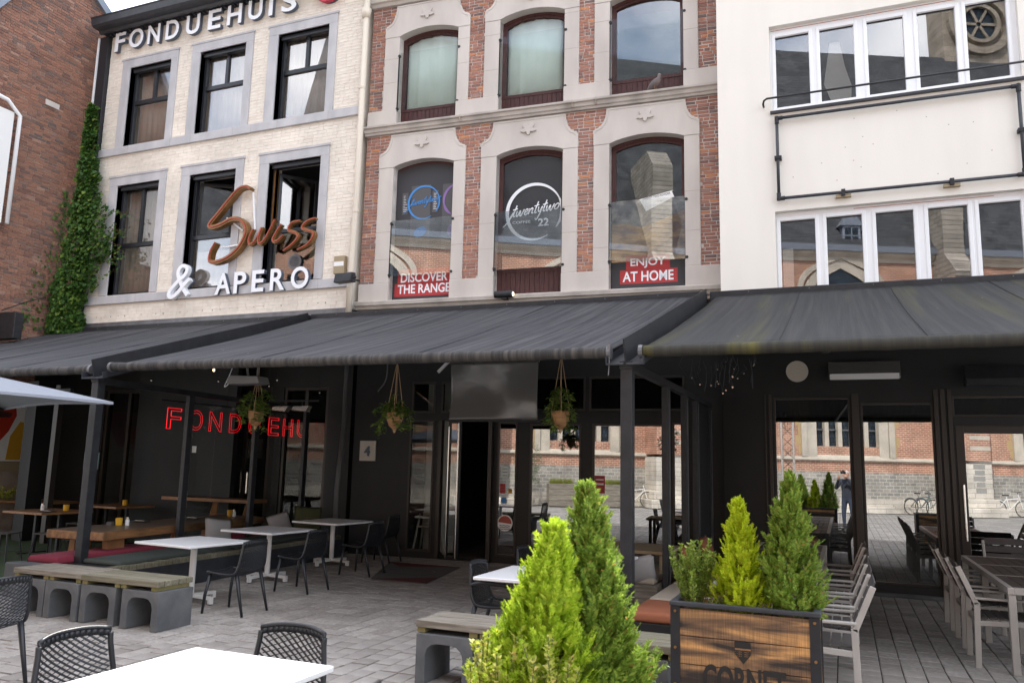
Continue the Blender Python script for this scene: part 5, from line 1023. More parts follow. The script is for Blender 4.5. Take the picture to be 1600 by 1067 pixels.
pad('seat_cushion', 'crimson seat pad on inner side of the glass screen', LX(7.75)-.60, LX(7.75)-.05, 7.35, 9.4, .366, .085, 'cushion_red', -.18); pad('seat_cushion', 'crimson seat pad farther inside behind the second screen post', LX(9.5)-.60, LX(9.5)-.06, 9.45, 12.2, .366, .085, 'cushion_red', -.25)
def pillow(label, loc, rot, s_, mat):
    vs = []; n = 10
    for sgn in (1, -1):
        for i in range(n+1):
            for j in range(n+1):
                u, v = i/n*2-1, j/n*2-1; th = .075*max(0, (1-u*u)*(1-v*v))**.45; k = 1+.06*(abs(u*v))
                vs.append((u*s_*k, sgn*th, v*s_*k*.8))
    q = (n+1)**2; fs = []
    for b in (0, q):
        for i in range(n):
            for j in range(n): o = b+i*(n+1)+j; fs.append((o, o+1, o+n+2, o+n+1) if b else (o, o+n+1, o+n+2, o+1))
    mb = MB().add(vs, fs); me = mb.mesh('pillow', True); me.materials.append(M[mat]); bm = bmesh.new(); bm.from_mesh(me); bmesh.ops.remove_doubles(bm, verts=bm.verts, dist=.0005); bmesh.ops.recalc_face_normals(bm, faces=bm.faces); bm.to_mesh(me); bm.free()
    o = put('pillow', me, None, 0, 2, label, 'pillow', 'throw pillows on the benches', None, loc); o.rotation_euler = [R(a) for a in rot]; return o
pillow('grey pillow leaning against screen behind nearest left table', (-9.03, 10.05, .60), (-16, 8, 80), .24, 'cushion_grey'); pillow('grey pillow by the screen behind the middle white table', (-9.2, 11.75, .60), (-16, -12, 80), .23, 'cushion_grey'); pillow('olive pillow in shade behind the third white table', (-9.2, 12.55, .66), (-14, 4, 60), .26, 'cushion_olive')
rs = thing('seat_wall', 'dark low seat with rust cushions behind the planter shrubs', 'bench', (0, 0, 0)); MB().box(-1.9, -1.22, 7.3, 12.7, 0, .36).build('base', 'black_wall', rs); MB().box(-2.75, -2.0, 9.3, 12.6, 0, .40).build('base', 'grey_plank', rs)
for i, (y0, y1, mt, lab) in enumerate([(7.35, 8.15, 'cushion_rust', 'rust brown seat cushion beside the charred planter, nearest'), (8.2, 9.3, 'cushion_beige', 'beige seat cushion behind the small leafy shrub'), (9.4, 10.6, 'cushion_beige', 'second beige seat cushion farther behind the gold thuja')]): pad('seat_cushion', lab, -1.86, -1.24, y0, y1, .36, .09, mt)
for y, lab in ((9.9, 'rust back cushion leaning above the nearer beige seat pad'), (11.2, 'rust back cushion leaning above the farther beige seat pad')): pillow(lab, (-1.72, y, .62), (-18, 0, 90), .27, 'cushion_rust')
pad('seat_cushion', 'beige seat pad on plank seat seen through screen posts', -2.7, -2.05, 9.4, 10.9, .40, .07, 'cushion_beige'); pillow('grey pillow low beside the screen post behind green thuja', (-2.25, 9.4, .56), (-20, 10, 200), .2, 'cushion_grey')
wt = thing('wood_table', 'pale wooden table seen between the right screen posts', 'table', (-2.9, 10.4, 0)); MB().box(-.5, .9, -.5, .5, .69, .73).build('tabletop', 'wood_pale', wt, bevel=.005)
for sx in (-.42, .82):
    for sy in (-.42, .42): MB().box(sx-.03, sx+.03, sy-.03, sy+.03, 0, .69).build('leg', 'wood_pale', wt)
# left terrace
stb = thing('slab_table', 'thick live edge wooden slab table behind the crimson cushion', 'table', (0, 0, 0))
ed = [(LX(y)-.17+.02*sin(y*3.3)+.012*sin(y*8), y) for y in np.linspace(8.12, 11.9, 24)]; ed2 = [(LX(y)-1.13+.02*sin(y*2.7+1), y) for y in np.linspace(11.9, 8.04, 24)]
MB().prism(ed+ed2, .585, .70, 'xy').build('slab', 'slab_wood', stb, bevel=.012); MB().prism([(x*1+(.02 if i >= 24 else -.02), y) for i, (x, y) in enumerate(ed+ed2)], .7005, .703, 'xy').build('top_finish', 'slab_top', stb)
for y in (8.5, 11.4):
    for pl_ in ([(-.42, 0), (-.3, 0), (-.26, .584), (-.36, .584)], [(.3, 0), (.42, 0), (.36, .584), (.26, .584)]): MB().prism(pl_, y-.14, y+.14).build('leg', 'trestle_wood', stb, loc=(LX(y)-.65, 0, 0))
def wood_table(x, y, label, w=.95, d=.95):
    t = thing('wood_table', label, 'table', (x, y, 0), R(random.uniform(-4, 4)), 'wood topped tables of the left terrace'); MB().box(-w/2, w/2, -d/2, d/2, .70, .74).build('tabletop', 'slab_wood', t, bevel=.005)
    for sx in (-1, 1): MB().bar((sx*.3, -.3, 0), (sx*.3, .3, 0), .05, .03).bar((sx*.3, 0, 0), (sx*.3, 0, .7), .05, .05).build('leg', 'metal_black', t)
    return t
wood_table(-13.05, 10.25, 'wood topped table with yellow cup at far left, front one', 1.0, 1.0); wood_table(-15.9, 12.2, 'wood topped table behind the flowers at far left edge', 1.4, .9); wood_table(-13.6, 12.2, 'wood topped table seen right of the left awning post', 1.1, .9); wood_table(-14.6, 9.3, 'wood topped table corner cut by the left photo edge', .9, .9)
def stool(x, y, rz, label):
    t = thing('bar_stool', label, 'stool', (x, y, 0), R(rz), 'dark metal stools of the left terrace'); MB().box(-.17, .17, -.17, .17, .44, .46).build('seat', 'slat_dark', t, bevel=.004)
    for sx in (-1, 1):
        for sy in (-1, 1): MB().bar((sx*.2, sy*.2, 0), (sx*.15, sy*.15, .44), .022, .022).build('leg', 'metal_black', t)
    MB().bar((-.2, -.19, .15), (.2, -.19, .15), .015, .015).bar((-.2, .19, .15), (.2, .19, .15), .015, .015).build('stretcher', 'metal_black', t)
for a in [(-12.0, 9.5, 10, 'dark metal stool left of slab table end on artificial turf'), (-11.6, 10.2, 4, 'dark metal stool along the far side of slab table'), (-12.6, 9.15, 20, 'dark metal stool in front of the yellow cup table'), (-11.3, 11.2, 0, 'dark metal stool deep behind the slab table middle'), (-13.4, 11.2, 8, 'dark metal stool between the two far wood tables')]: stool(*a)
tr = thing('trestle_table', 'orange brown trestle table inside behind the glass screen', 'table', (0, 0, 0)); MB().bar((-12.6, 12.6, .92), (-10.4, 12.6, .92), .5, .06).build('tabletop', 'trestle_wood', tr)
for x in (-12.2, -11.4, -10.6): MB().bar((x-.12, 12.4, 0), (x, 12.55, .9), .07, .07).bar((x+.12, 12.4, 0), (x+.02, 12.55, .9), .07, .07).build('leg', 'trestle_wood', tr)
def cup(x, y, z, lab): t = thing('candle_cup', lab, 'cup', (x, y, z), 0, 'yellow candle cups on the left terrace tables'); MB().lathe([(.03, 0), (.045, .005), (.05, .11), (.043, .11), (.038, .02)], 14).build('cup', 'cup_yellow', t)
cup(-10.0, 9.03, .703, 'yellow candle cup on slab table beside the salt shaker'); cup(-12.75, 10.35, .74, 'yellow candle cup on the front far left wood table'); cup(-13.4, 12.2, .74, 'yellow candle cup just right of the left awning post'); cup(LX(11.6)-.7, 11.6, .703, 'small yellow cup at far end of slab table')
def shaker(x, y, z, lab): t = thing('salt_shaker', lab, 'shaker', (x, y, z), 0, 'salt shakers on the left terrace tables'); MB().lathe([(.03, 0), (.03, .07), (.024, .09)], 10).build('glass_body', 'white_paint', t); MB().lathe([(.026, .0905), (.026, .12), (.015, .125)], 10).build('lid', 'stainless', t)
shaker(-9.93, 9.12, .703, 'salt shaker right behind yellow cup on slab table'); shaker(-13.15, 10.2, .74, 'salt shaker left of yellow cup on front far left table'); shaker(LX(11.6)-.62, 11.62, .703, 'white shaker at far end of the slab table'); 
for x, y, z, lab in ((-10.3, 9.7, .703, 'dark plate with cutlery on slab table, nearer'), (-10.2, 10.7, .703, 'dark plate with cutlery on slab table, farther'), (-12.7, 9.95, .74, 'dark plate on the front far left wood table'), (-15.6, 12.0, .74, 'dark plate on table by the flowers')):
    t = thing('plate', lab, 'plate', (x, y, z), 0, 'dark plates on the left terrace tables'); MB().lathe([(.05, 0), (.15, .012), (.15, .018), (.05, .008)], 20).build('dish', 'slat_dark', t); MB().box(-.10, .1, -.01, .01, .019, .025).build('cutlery', 'stainless', t)
MB().prism([(-9.98, 8.9), (-9.88, 8.9), (-9.88, 9.0), (-9.98, 9.0)], 0, .05, 'xy').build('ashtray', 'slat_dark', label='small black bowl left of yellow cup on slab table', cat='bowl', loc=(-.18, .05, .703))
cl_ = thing('terrace_column', 'black column at the far left beside the picture board', 'column', (0, 0, 0)); MB().box(-15.5, -15.2, 11.4, 11.75, 0, 3.2).build('column', 'black_wall', cl_)
for x, y in ((-14.55, 11.4), (-14.15, 11.9)): MB().box(x-.06, x+.06, y-.06, y+.06, 0, 3.1).build('mullion', 'bronze_frame', cl_)
MB().bar((-16.9, 11.3, 2.95), (-14.1, 11.3, 2.95), .08, .14).build('beam', 'metal_black', cl_)
tl = thing('pole_sign', 'teal square sign on a thin pale pole in the left terrace', 'sign', (-13.7, 11.6, 0)); MB().tube([(0, 0, 0), (0, 0, 2.75)], .022, 8).build('pole', 'steel_grey', tl); MB().box(-.2, .2, -.035, -.024, 1.45, 1.78).build('plate', 'teal', tl)
MB().box(-14.0, -11.35, -.14, -.02, 0, 4.2).build('dark_panel', 'black_wall', ch)
for y0, y1 in ((10.3, 11.15), (12.62, 13.6)): MB().box(.01, .05, y0, y1, 0, 4.3).build('dark_panel', 'black_wall', tb)  # black sheets added over the brick to darken the terrace below the awning
tvb = thing('planter_box', 'black metal planter box with flowers at the far left', 'planter', (-11.35, 7.3, 0)); MB().box(-.6, .3, -.25, .25, .35, .68).build('box', 'anthracite', tvb, bevel=.008)
for sx in (-.55, .25): MB().box(sx-.02, sx+.02, -.2, .2, 0, .35).build('leg', 'metal_black', tvb)
# neon lettering behind the screen, reads towards +x
ne = thing('neon_sign', 'red neon outline letters reading FONDUEHU glowing behind the glass screen', 'neon sign', (-9.93, 0, 0), R(90))
for c, y0 in zip('FONDUEHU', (9.70, 10.18, 10.63, 11.12, 11.62, 12.16, 12.58, 13.02)):
    w_ = .30 if c not in 'I' else .07
    if y0 < 13.3: text(c, 'neon_red', ne, 'letter', y0, 2.17, 0, w=w_, h=.335, bevel=.0065, shear=.0)
MB().bar((9.6, .06, 2.62), (13.0, .06, 2.62), .02, .02).build('hanging_bar', 'metal_black', ne)
for k in range(6): MB().tube([(9.9+k*.6, .06, 2.62), (9.9+k*.6, .06, 3.0)], .004, 5).build('hanger', 'metal_black', ne)
# string lights
for i, (x, y, z) in enumerate([(-8.4, 9.0, 2.97), (-9.4, 10.2, 2.95), (-7.9, 9.8, 2.9), (-9.9, 9.3, 2.88), (-8.7, 10.6, 2.9), (-8.2, 11.3, 2.85)]):
    t = thing('string_bulb', ('lit' if i == 0 else 'unlit')+' tiny festoon bulb under the middle awning, '+('glowing warm' if i == 0 else ['', 'near the F of the neon', 'above the N of the neon', 'left of the first post', 'left of the grey heater', 'farther back by the wall'][i]), 'bulb', (x, y, z), 0, 'festoon bulbs under the awning')
    MB().lathe([(.006, .045), (.016, .025), (.013, .0), (.003, -.006)][::-1], 8).build('bulb', 'bulb_warm' if i == 0 else 'stainless', t, smooth=True); MB().tube([(0, 0, .055), (0, 0, .3)], .004, 5).build('cord', 'metal_black', t)
fs_ = thing('festoon_lights', 'bunched string of unlit fairy lights under the right awning corner', 'fairy lights', (0, 0, 0)); m1, m2 = MB(), MB()
for k in range(34):
    x, y = random.uniform(-1.6, -.72), random.uniform(8.4, 9.6); z1 = 2.93; z0 = z1-random.uniform(.06, .34)*(1 if x < -.9 else .5); m1.tube([(x, y, z1), (x+random.uniform(-.05, .05), y, (z0+z1)/2), (x+random.uniform(-.04, .04), y, z0)], .004, 4)
    if k % 2: m2.obox(Matrix.Translation((x, y, z0)), .016, .016, .016)
m1.build('cord', 'metal_black', fs_, kind='stuff'); m2.build('bulb', 'stainless', fs_, kind='stuff')
# heater lamp, mat, parasol
hl = thing('heater_lamp', 'grey trapezoid heater lamp hanging above the left hanging basket', 'heater', (-7.76, 9.0, 2.77)); MB().prism([(-.29, 0), (.29, 0), (.25, .10), (-.22, .12), (-.26, .09)], -.12, .12).build('shade', 'heater_grey', hl, bevel=.01); MB().box(-.25, .25, -.10, .10, -.012, -.002).build('diffuser', 'steel_grey', hl)
MB().bar((0, 0, .1), (-.1, 0, .5), .03, .02).bar((.16, 0, .1), (.16, 0, .5), .02, .02).build('hanger', 'heater_grey', hl); MB().tube(catmull([(-.29, 0, .05), (-.42, 0, -.03), (-.35, 0, .12), (-.28, 0, .3)], 5), .006, 5).build('cable', 'pvc_white', hl)
for x, lab in ((-9.05, 'small slanted lamp under awning left of its twin'), (-8.62, 'small slanted lamp under awning right of its twin')):
    t = thing('slanted_lamp', lab, 'lamp', (x, 11.4, 2.62), R(10), 'small slanted lamps under the awning'); MB().prism([(-.16, -.05), (.10, -.07), (.16, .03), (-.13, .02)], -.08, .08).build('shade', 'heater_steel', t, bevel=.006); MB().bar((0, 0, .03), (0, 0, .12), .02, .02).bar((-.3, 0, .12), (.3, 0, .12), .03, .03).build('bracket', 'metal_black', t)
dm_ = thing('doormat', 'grey doormat with dark red corners and oval emblem at entrance', 'doormat', (0, 0, 0)); MB().prism([(-7.36, 12.45), (-6.55, 10.55), (-5.62, 10.55), (-6.0, 12.45)], .003, .013, 'xy').build('mat', 'mat_grey', dm_)
for cp in ([(-6.55, 10.55), (-5.62, 10.55), (-5.75, 11.15)], [(-7.36, 12.45), (-6.0, 12.45), (-6.9, 12.0)]): MB().prism(cp, .0131, .0165, 'xy').build('corner_print', 'mat_red', dm_)
q = MB().strip([(-6.45+.42*cos(2*pi*k/28), 11.5+.42*sin(2*pi*k/28)) for k in range(29)], .03, 0, .004); MB().add([(x, z, .0135+y) for x, y, z in q.v], q.f).build('oval_print', 'black_paint', dm_)
um = thing('parasol', 'pale grey square parasol corner reaching in at far left', 'parasol', (-9.62, 5.72, 0), R(-14.5)); h_ = 1.5
vs = [(0, 0, 2.75)]; fs = []; N_ = 8
for i, (a, b) in enumerate((((h_, h_), (-h_, h_)), ((-h_, h_), (-h_, -h_)), ((-h_, -h_), (h_, -h_)), ((h_, -h_), (h_, h_)))):
    o = len(vs)
    for k in range(N_+1):
        t = k/N_; x, y = a[0]+(b[0]-a[0])*t, a[1]+(b[1]-a[1])*t; s_ = sin(pi*t)
        vs += [(x*(1-.05*s_), y*(1-.05*s_), 2.34+.03*s_), (x*.5, y*.5, 2.545-.02*s_), (x*(1-.05*s_), y*(1-.05*s_), 2.31+.03*s_)]
    for k in range(N_): p = o+3*k; fs += [(p, p+3, p+4, p+1), (p+1, p+4, 0), (p+2, p+5, p+3, p)]
o = MB().add(vs, fs).build('canopy', 'umbrella_cloth', um); sf = o.modifiers.new('thick', 'SOLIDIFY'); sf.thickness = .004
for sx, sy in ((1, 1), (1, -1), (-1, 1), (-1, -1)): MB().bar((0, 0, 2.71), (sx*1.48, sy*1.48, 2.31), .02, .03).build('rib', 'metal_black', um)
MB().tube([(0, 0, 0), (0, 0, 2.78)], .03, 10).build('pole', 'metal_black', um); MB().box(-.35, .35, -.35, .35, 0, .06).build('base', 'concrete', um)
# charred planter
def planter(x, y, label, w=.87, d=.46, h=.90, letters=True):
    t = thing('wood_planter', label, 'planter', (x, y, 0), 0, 'charred wood planters'); a, b = w/2, d/2; n = 5; ph = (h-.06)/n
    for sy in (-1, 1):
        for k in range(n): MB().box(-a+.035, a-.035, sy*b-(.02 if sy > 0 else .0), sy*b+(.0 if sy > 0 else .02), .02+k*ph+.002, .02+(k+1)*ph-.002).build('plank', 'charred_wood', t, bevel=.003)
    for sx in (-1, 1):
        for k in range(n): MB().box(sx*a-(.02 if sx > 0 else 0), sx*a+(0 if sx > 0 else .02), -b+.035, b-.035, .02+k*ph+.002, .02+(k+1)*ph-.002).build('plank', 'charred_wood', t, bevel=.003)
        for sy in (-1, 1): MB().box(sx*(a-.02)-.03, sx*(a-.02)+.03, sy*(b-.0)-.006, sy*(b-.0)+.006, 0, h-.03).box(sx*(a+.004)-.006, sx*(a+.004)+.006, sy*(b-.026)-.026, sy*(b-.026)+.026, 0, h-.03).build('corner_strap', 'metal_black', t)
        rv = MB()
        for z in (.18, .4, .62, .84): rv.tube([(sx*(a-.02), -b-.012, z), (sx*(a-.02), -b-.004, z)], .009, 8)
        rv.build('rivet', 'copper', t, kind='stuff')
    MB().box(-a-.015, a+.015, -b-.016, -b+.03, h-.028, h).box(-a-.015, a+.015, b-.03, b+.016, h-.028, h).box(-a-.015, -a+.03, -b+.03, b-.03, h-.028, h).box(a-.03, a+.015, -b+.03, b-.03, h-.028, h).build('rim', 'anthracite', t, bevel=.006)
    MB().box(-a+.03, a-.03, -b+.03, b-.03, h-.25, h-.07).build('soil', 'soil', t)
    if letters:
        yy = -b-.0045; MB().prism([(-.052, .695), (.044, .69), (.046, .62), (.0, .562), (-.052, .62)], yy, yy+.002).build('emblem', 'burnt_print', t); em = MB().box(-.05, .044, yy-.001, yy, .642, .652)
        for k in range(8):
            for j in range(3): s_ = -1 if k % 2 else 1; em.box(-.004+s_*(.012+.011*(k//2)), .0+s_*(.012+.011*(k//2)), yy-.001, yy, .628-j*.012-(.0 if k < 4 else -.004), .634-j*.012)
        em.build('emblem_detail', 'slab_wood', t, kind='stuff')
        text('CORNET', 'burnt_print', t, 'lettering', -.245, .375, yy+.001, w=.49, h=.165, depth=.003, offset=.03)
    return t
P0_ = planter(-.605, 5.51, 'charred wood planter lettered CORNET with three shrubs'); P1_ = planter(-.92, 3.28, 'charred wood planter below the two tall foreground thujas', .95, .5, .78, False)
copy_thing(P0_, (1.85, 6.4, 0), 0, 'charred wood planter just beyond right photo edge, mirrored in glass')

# ================================================================ PLANTS
def leaf_mesh(name, V, F, mat, parent=None, **kw):
    me = bpy.data.meshes.new(name); me.vertices.add(len(V)); me.vertices.foreach_set('co', np.asarray(V, np.float32).ravel()); F = np.asarray(F, np.int32); k = F.shape[1]
    me.loops.add(F.size); me.loops.foreach_set('vertex_index', F.ravel()); me.polygons.add(len(F)); me.polygons.foreach_set('loop_start', np.arange(0, F.size, k, dtype=np.int32)); me.polygons.foreach_set('loop_total', np.full(len(F), k, np.int32)); me.update(calc_edges=True); me.materials.append(M[mat]); return put(name, me, parent, **kw)
def rhombi(P, D, Nn, L_, Wd, curl=.15):
    """leaf rhombi: base P, direction D, normal Nn, length L_, width Wd (arrays) -> V,F with a fold"""
    D = D/np.linalg.norm(D, axis=1, keepdims=True); S_ = np.cross(D, Nn); S_ /= np.linalg.norm(S_, axis=1, keepdims=True)+1e-9; Nn = np.cross(S_, D); L_, Wd = L_[:, None], Wd[:, None]
    a = P; b = P+D*L_*.45+S_*Wd*.5+Nn*Wd*curl; c = P+D*L_-Nn*L_*curl*.5; d = P+D*L_*.45-S_*Wd*.5+Nn*Wd*curl
    V = np.stack([a, b, c, d], 1).reshape(-1, 3); n = len(P); i = np.arange(n)[:, None]*4; return V, np.concatenate([i, i+1, i+2, i+3], 1)
def thuja(x, y, z0, h, w, mats, label, seed, nspray=900, leaf=.02, lean=(0, 0), group='conifers in the planters', tops=1):
    rg = np.random.default_rng(seed); t = thing('thuja', label, 'conifer', (x, y, z0), 0, group)
    MB().tube([(0, 0, 0), (lean[0]*.5, lean[1]*.5, h*.5), (lean[0], lean[1], h*.93)], [.018, .012, .003], 8).build('trunk', 'bark', t)
    br = MB()
    ks = rg.random((nspray, 4)); P = []; D = []; NN = []; LL = []; WW = []
    lumps = rg.random((14, 3))
    for k in range(nspray):
        f = ks[k, 0]**1.12; ang = ks[k, 1]*2*pi; 
        env = w*.5*((1-f)**.85*1.05+.012)*(.62+.38*min(1, f*6+.35))
        bump = 1+.16*sin(ang*3+f*9+seed)+.12*sin(ang*5-f*17+seed*2)+.10*sin(f*31+ang)
        r = env*bump*(.40+.68*ks[k, 2]**.6); c = np.array([lean[0]*f, lean[1]*f, f*h*.97]); out = np.array([cos(ang), sin(ang), 0]); base = c+out*r*.72
        up = np.array([0, 0, 1.0]); dirv = out*(.55-.35*f)+up*(.75+.4*f)+rg.normal(0, .24, 3); dirv /= np.linalg.norm(dirv)
        side = np.cross(dirv, out); side /= np.linalg.norm(side)+1e-9; pl = side*cos(rg.uniform(-.9, .9))+np.cross(dirv, side)*sin(rg.uniform(-.9, .9)); nrm = np.cross(dirv, pl)
        sl_ = h*.125*(.6+.8*rg.random())*(1.15-.55*f); n = 14
        if k % 9 == 0: br.bar(tuple(c), tuple(base+dirv*sl_*.5), .004, .004)
        tt = np.linspace(.08, 1, n)
        for s_ in (-1, 1):
            pp = base+dirv*sl_*tt[:, None]; dd = dirv*.75+pl*s_*(.75)+rg.normal(0, .12, (n, 3)); ll = leaf*(1.35-.8*tt)*(.8+.5*rg.random(n))*(h/.7)**.3; P.append(pp); D.append(dd); NN.append(np.tile(nrm, (n, 1))+rg.normal(0, .3, (n, 3))); LL.append(ll*1.5); WW.append(ll*.5)
        P.append((base+dirv*sl_*.85)[None]); D.append(dirv[None]); NN.append(nrm[None]); LL.append(np.array([leaf*1.6])); WW.append(np.array([leaf*.5]))
    br.build('branch', 'bark', t, kind='stuff')
    V, F = rhombi(np.concatenate(P), np.concatenate(D), np.concatenate(NN), np.concatenate(LL), np.concatenate(WW)); leaf_mesh('crown', V, F, mats, t); return t
thuja(-.64, 5.50, .82, .70, .44, 'thuja_gold', 'bright yellow green conifer in the middle of the CORNET planter', 3, 900, .015)
thuja(-.35, 5.52, .82, .86, .48, 'thuja_green', 'taller mid green thuja at right end of the CORNET planter', 5, 900, .017, (.03, 0))
thuja(-1.22, 3.20, .62, .845, .60, 'thuja_lime', 'sunlit yellow green thuja in the foreground, left of darker one', 11, 1500, .017, (.11, 0))
thuja(-.98, 3.42, .62, .99, .49, 'thuja_green', 'tall green thuja in the foreground behind the yellow one', 17, 1500, .018, (-.07, .02))
def shrub(x, y, z0, h, w, mat, label, seed, ns=16, nl=34, leaf=.022, name='shrub', cat='shrub', wl=.55):
    rg = np.random.default_rng(seed); t = thing(name, label, cat, (x, y, z0)); st_ = MB(); P = []; D = []; NN = []; LL = []; WW = []
    for k in range(ns):
        a = rg.random()*2*pi; r = w*.5*math.sqrt(rg.random()); hh = h*(.55+.45*rg.random()); tip = Vector((cos(a)*r, sin(a)*r, hh)); b = Vector((cos(a)*r*.35, sin(a)*r*.35, 0)); m_ = b.lerp(tip, .5)+Vector((rg.normal(0, .02), rg.normal(0, .02), 0)); pts = catmull([b, m_, tip], 6); st_.tube(pts, .003, 5)
        pa = np.array(pts)
        for j in range(nl):
            f = .22+.78*rg.random(); q = f*(len(pa)-1); i = min(int(q), len(pa)-2); p = pa[i]+(pa[i+1]-pa[i])*(q-i); an_ = rg.random()*2*pi; o = np.array([cos(an_), sin(an_), .55+.5*rg.random()]); P.append(p); D.append(o); NN.append(np.array([0, 0, 1.])+rg.normal(0, .5, 3)); LL.append(leaf*(.7+.7*rg.random())); WW.append(LL[-1]*wl)
    st_.build('stem', 'green_stem', t, kind='stuff'); V, F = rhombi(np.array(P), np.array(D), np.array(NN), np.array(LL), np.array(WW), .12); leaf_mesh('foliage', V, F, mat, t); return t
shrub(-.93, 5.47, .82, .45, .30, 'box_leaf', 'small round leaved shrub at left end of the CORNET planter', 31, 30, 110, .026)
shrub(-1.08, 3.0, .62, .50, .32, 'variegated_leaf', 'cream variegated shrub in front of the sunlit foreground thuja', 33, 30, 90, .022); shrub(-1.27, 3.02, .66, .42, .28, 'variegated_leaf', 'low variegated shrub at left end of the foreground planter', 35, 26, 100, .025)
shrub(-.78, 5.38, .82, .13, .16, 'heather', 'tiny purple heather tuft between shrubs in the CORNET planter', 37, 22, 14, .012); shrub(-.50, 5.36, .82, .10, .14, 'heather', 'tiny dark red ground plant below the taller planter thuja', 38, 22, 14, .012)
shrub(-.66, 3.12, .60, .36, .30, 'thuja_green', 'low feathery conifer branch at right end of foreground planter', 39, 12, 60, .02)
shrub(-11.5, 7.3, .66, .25, .5, 'box_leaf', 'leafy plant in the black metal planter at far left', 41, 20, 24, .035); shrub(-16.2, 11.7, .75, .3, .6, 'variegated_leaf', 'pink and white flower bowl on the far left table', 43, 22, 26, .04, 'flower_bowl', 'flowers')
def basket(x, y, zt, label, seed, rope=.6, n=150, w=.34):
    rg = np.random.default_rng(seed); t = thing('hanging_basket', label, 'hanging plant', (x, y, zt), 0, 'hanging plant baskets'); MB().lathe([(.03, -.21), (.075, -.17), (.10, -.08), (.108, 0), (.10, 0), (.09, -.02)], 18).build('pot', 'basket', t, smooth=True)
    for k in range(4): a = k*pi/2+.4; MB().tube([(cos(a)*.02, sin(a)*.02, -.22), (cos(a)*.10, sin(a)*.10, -.1), (cos(a)*.107, sin(a)*.107, .0), (cos(a)*.01, sin(a)*.01, rope)], .004, 5).build('rope', 'rope', t)
    MB().lathe([(.008, -.26), (.02, -.24), (.018, -.21)], 8).tube([(0, 0, rope), (0, 0, rope+.12)], .006, 6).build('knot', 'rope', t); P = []; D = []; NN = []; LL = []; WW = []; vn = MB()
    for k in range(22):
        a = rg.random()*2*pi; r1 = w*.5*(.5+.6*rg.random()); dz = rg.uniform(-.22, .22); pts = catmull([(0, 0, 0), (cos(a)*r1*.5, sin(a)*r1*.5, .08+max(dz, 0)), (cos(a)*r1, sin(a)*r1, dz), (cos(a)*r1*1.08, sin(a)*r1*1.08, dz-.10*rg.random())], 5); vn.tube(pts, .003, 4); pa = np.array(pts)
        for j in range(30):
            p = pa[rg.integers(2, len(pa))]+rg.normal(0, .015, 3); an_ = rg.random()*2*pi; P.append(p); D.append(np.array([cos(an_), sin(an_), rg.uniform(-.6, .4)])); NN.append(np.array([0, 0, 1.])+rg.normal(0, .4, 3)); LL.append(.062*(.6+.7*rg.random())); WW.append(LL[-1]*.42)
    vn.build('vine', 'basket_leaf', t, kind='stuff'); V, F = rhombi(np.array(P), np.array(D), np.array(NN), np.array(LL), np.array(WW), .25); leaf_mesh('foliage', V, F, 'basket_leaf', t)
basket(-7.58, 9.0, 2.39, 'hanging plant basket at left under the grey heater lamp', 51, .5, w=.42); basket(-5.34, 9.0, 2.36, 'trailing hanging plant basket left of the entrance door', 53, .62, w=.46); basket(-3.08, 9.0, 2.37, 'hanging plant basket at right of the grey foil banner', 57, .62, w=.44)
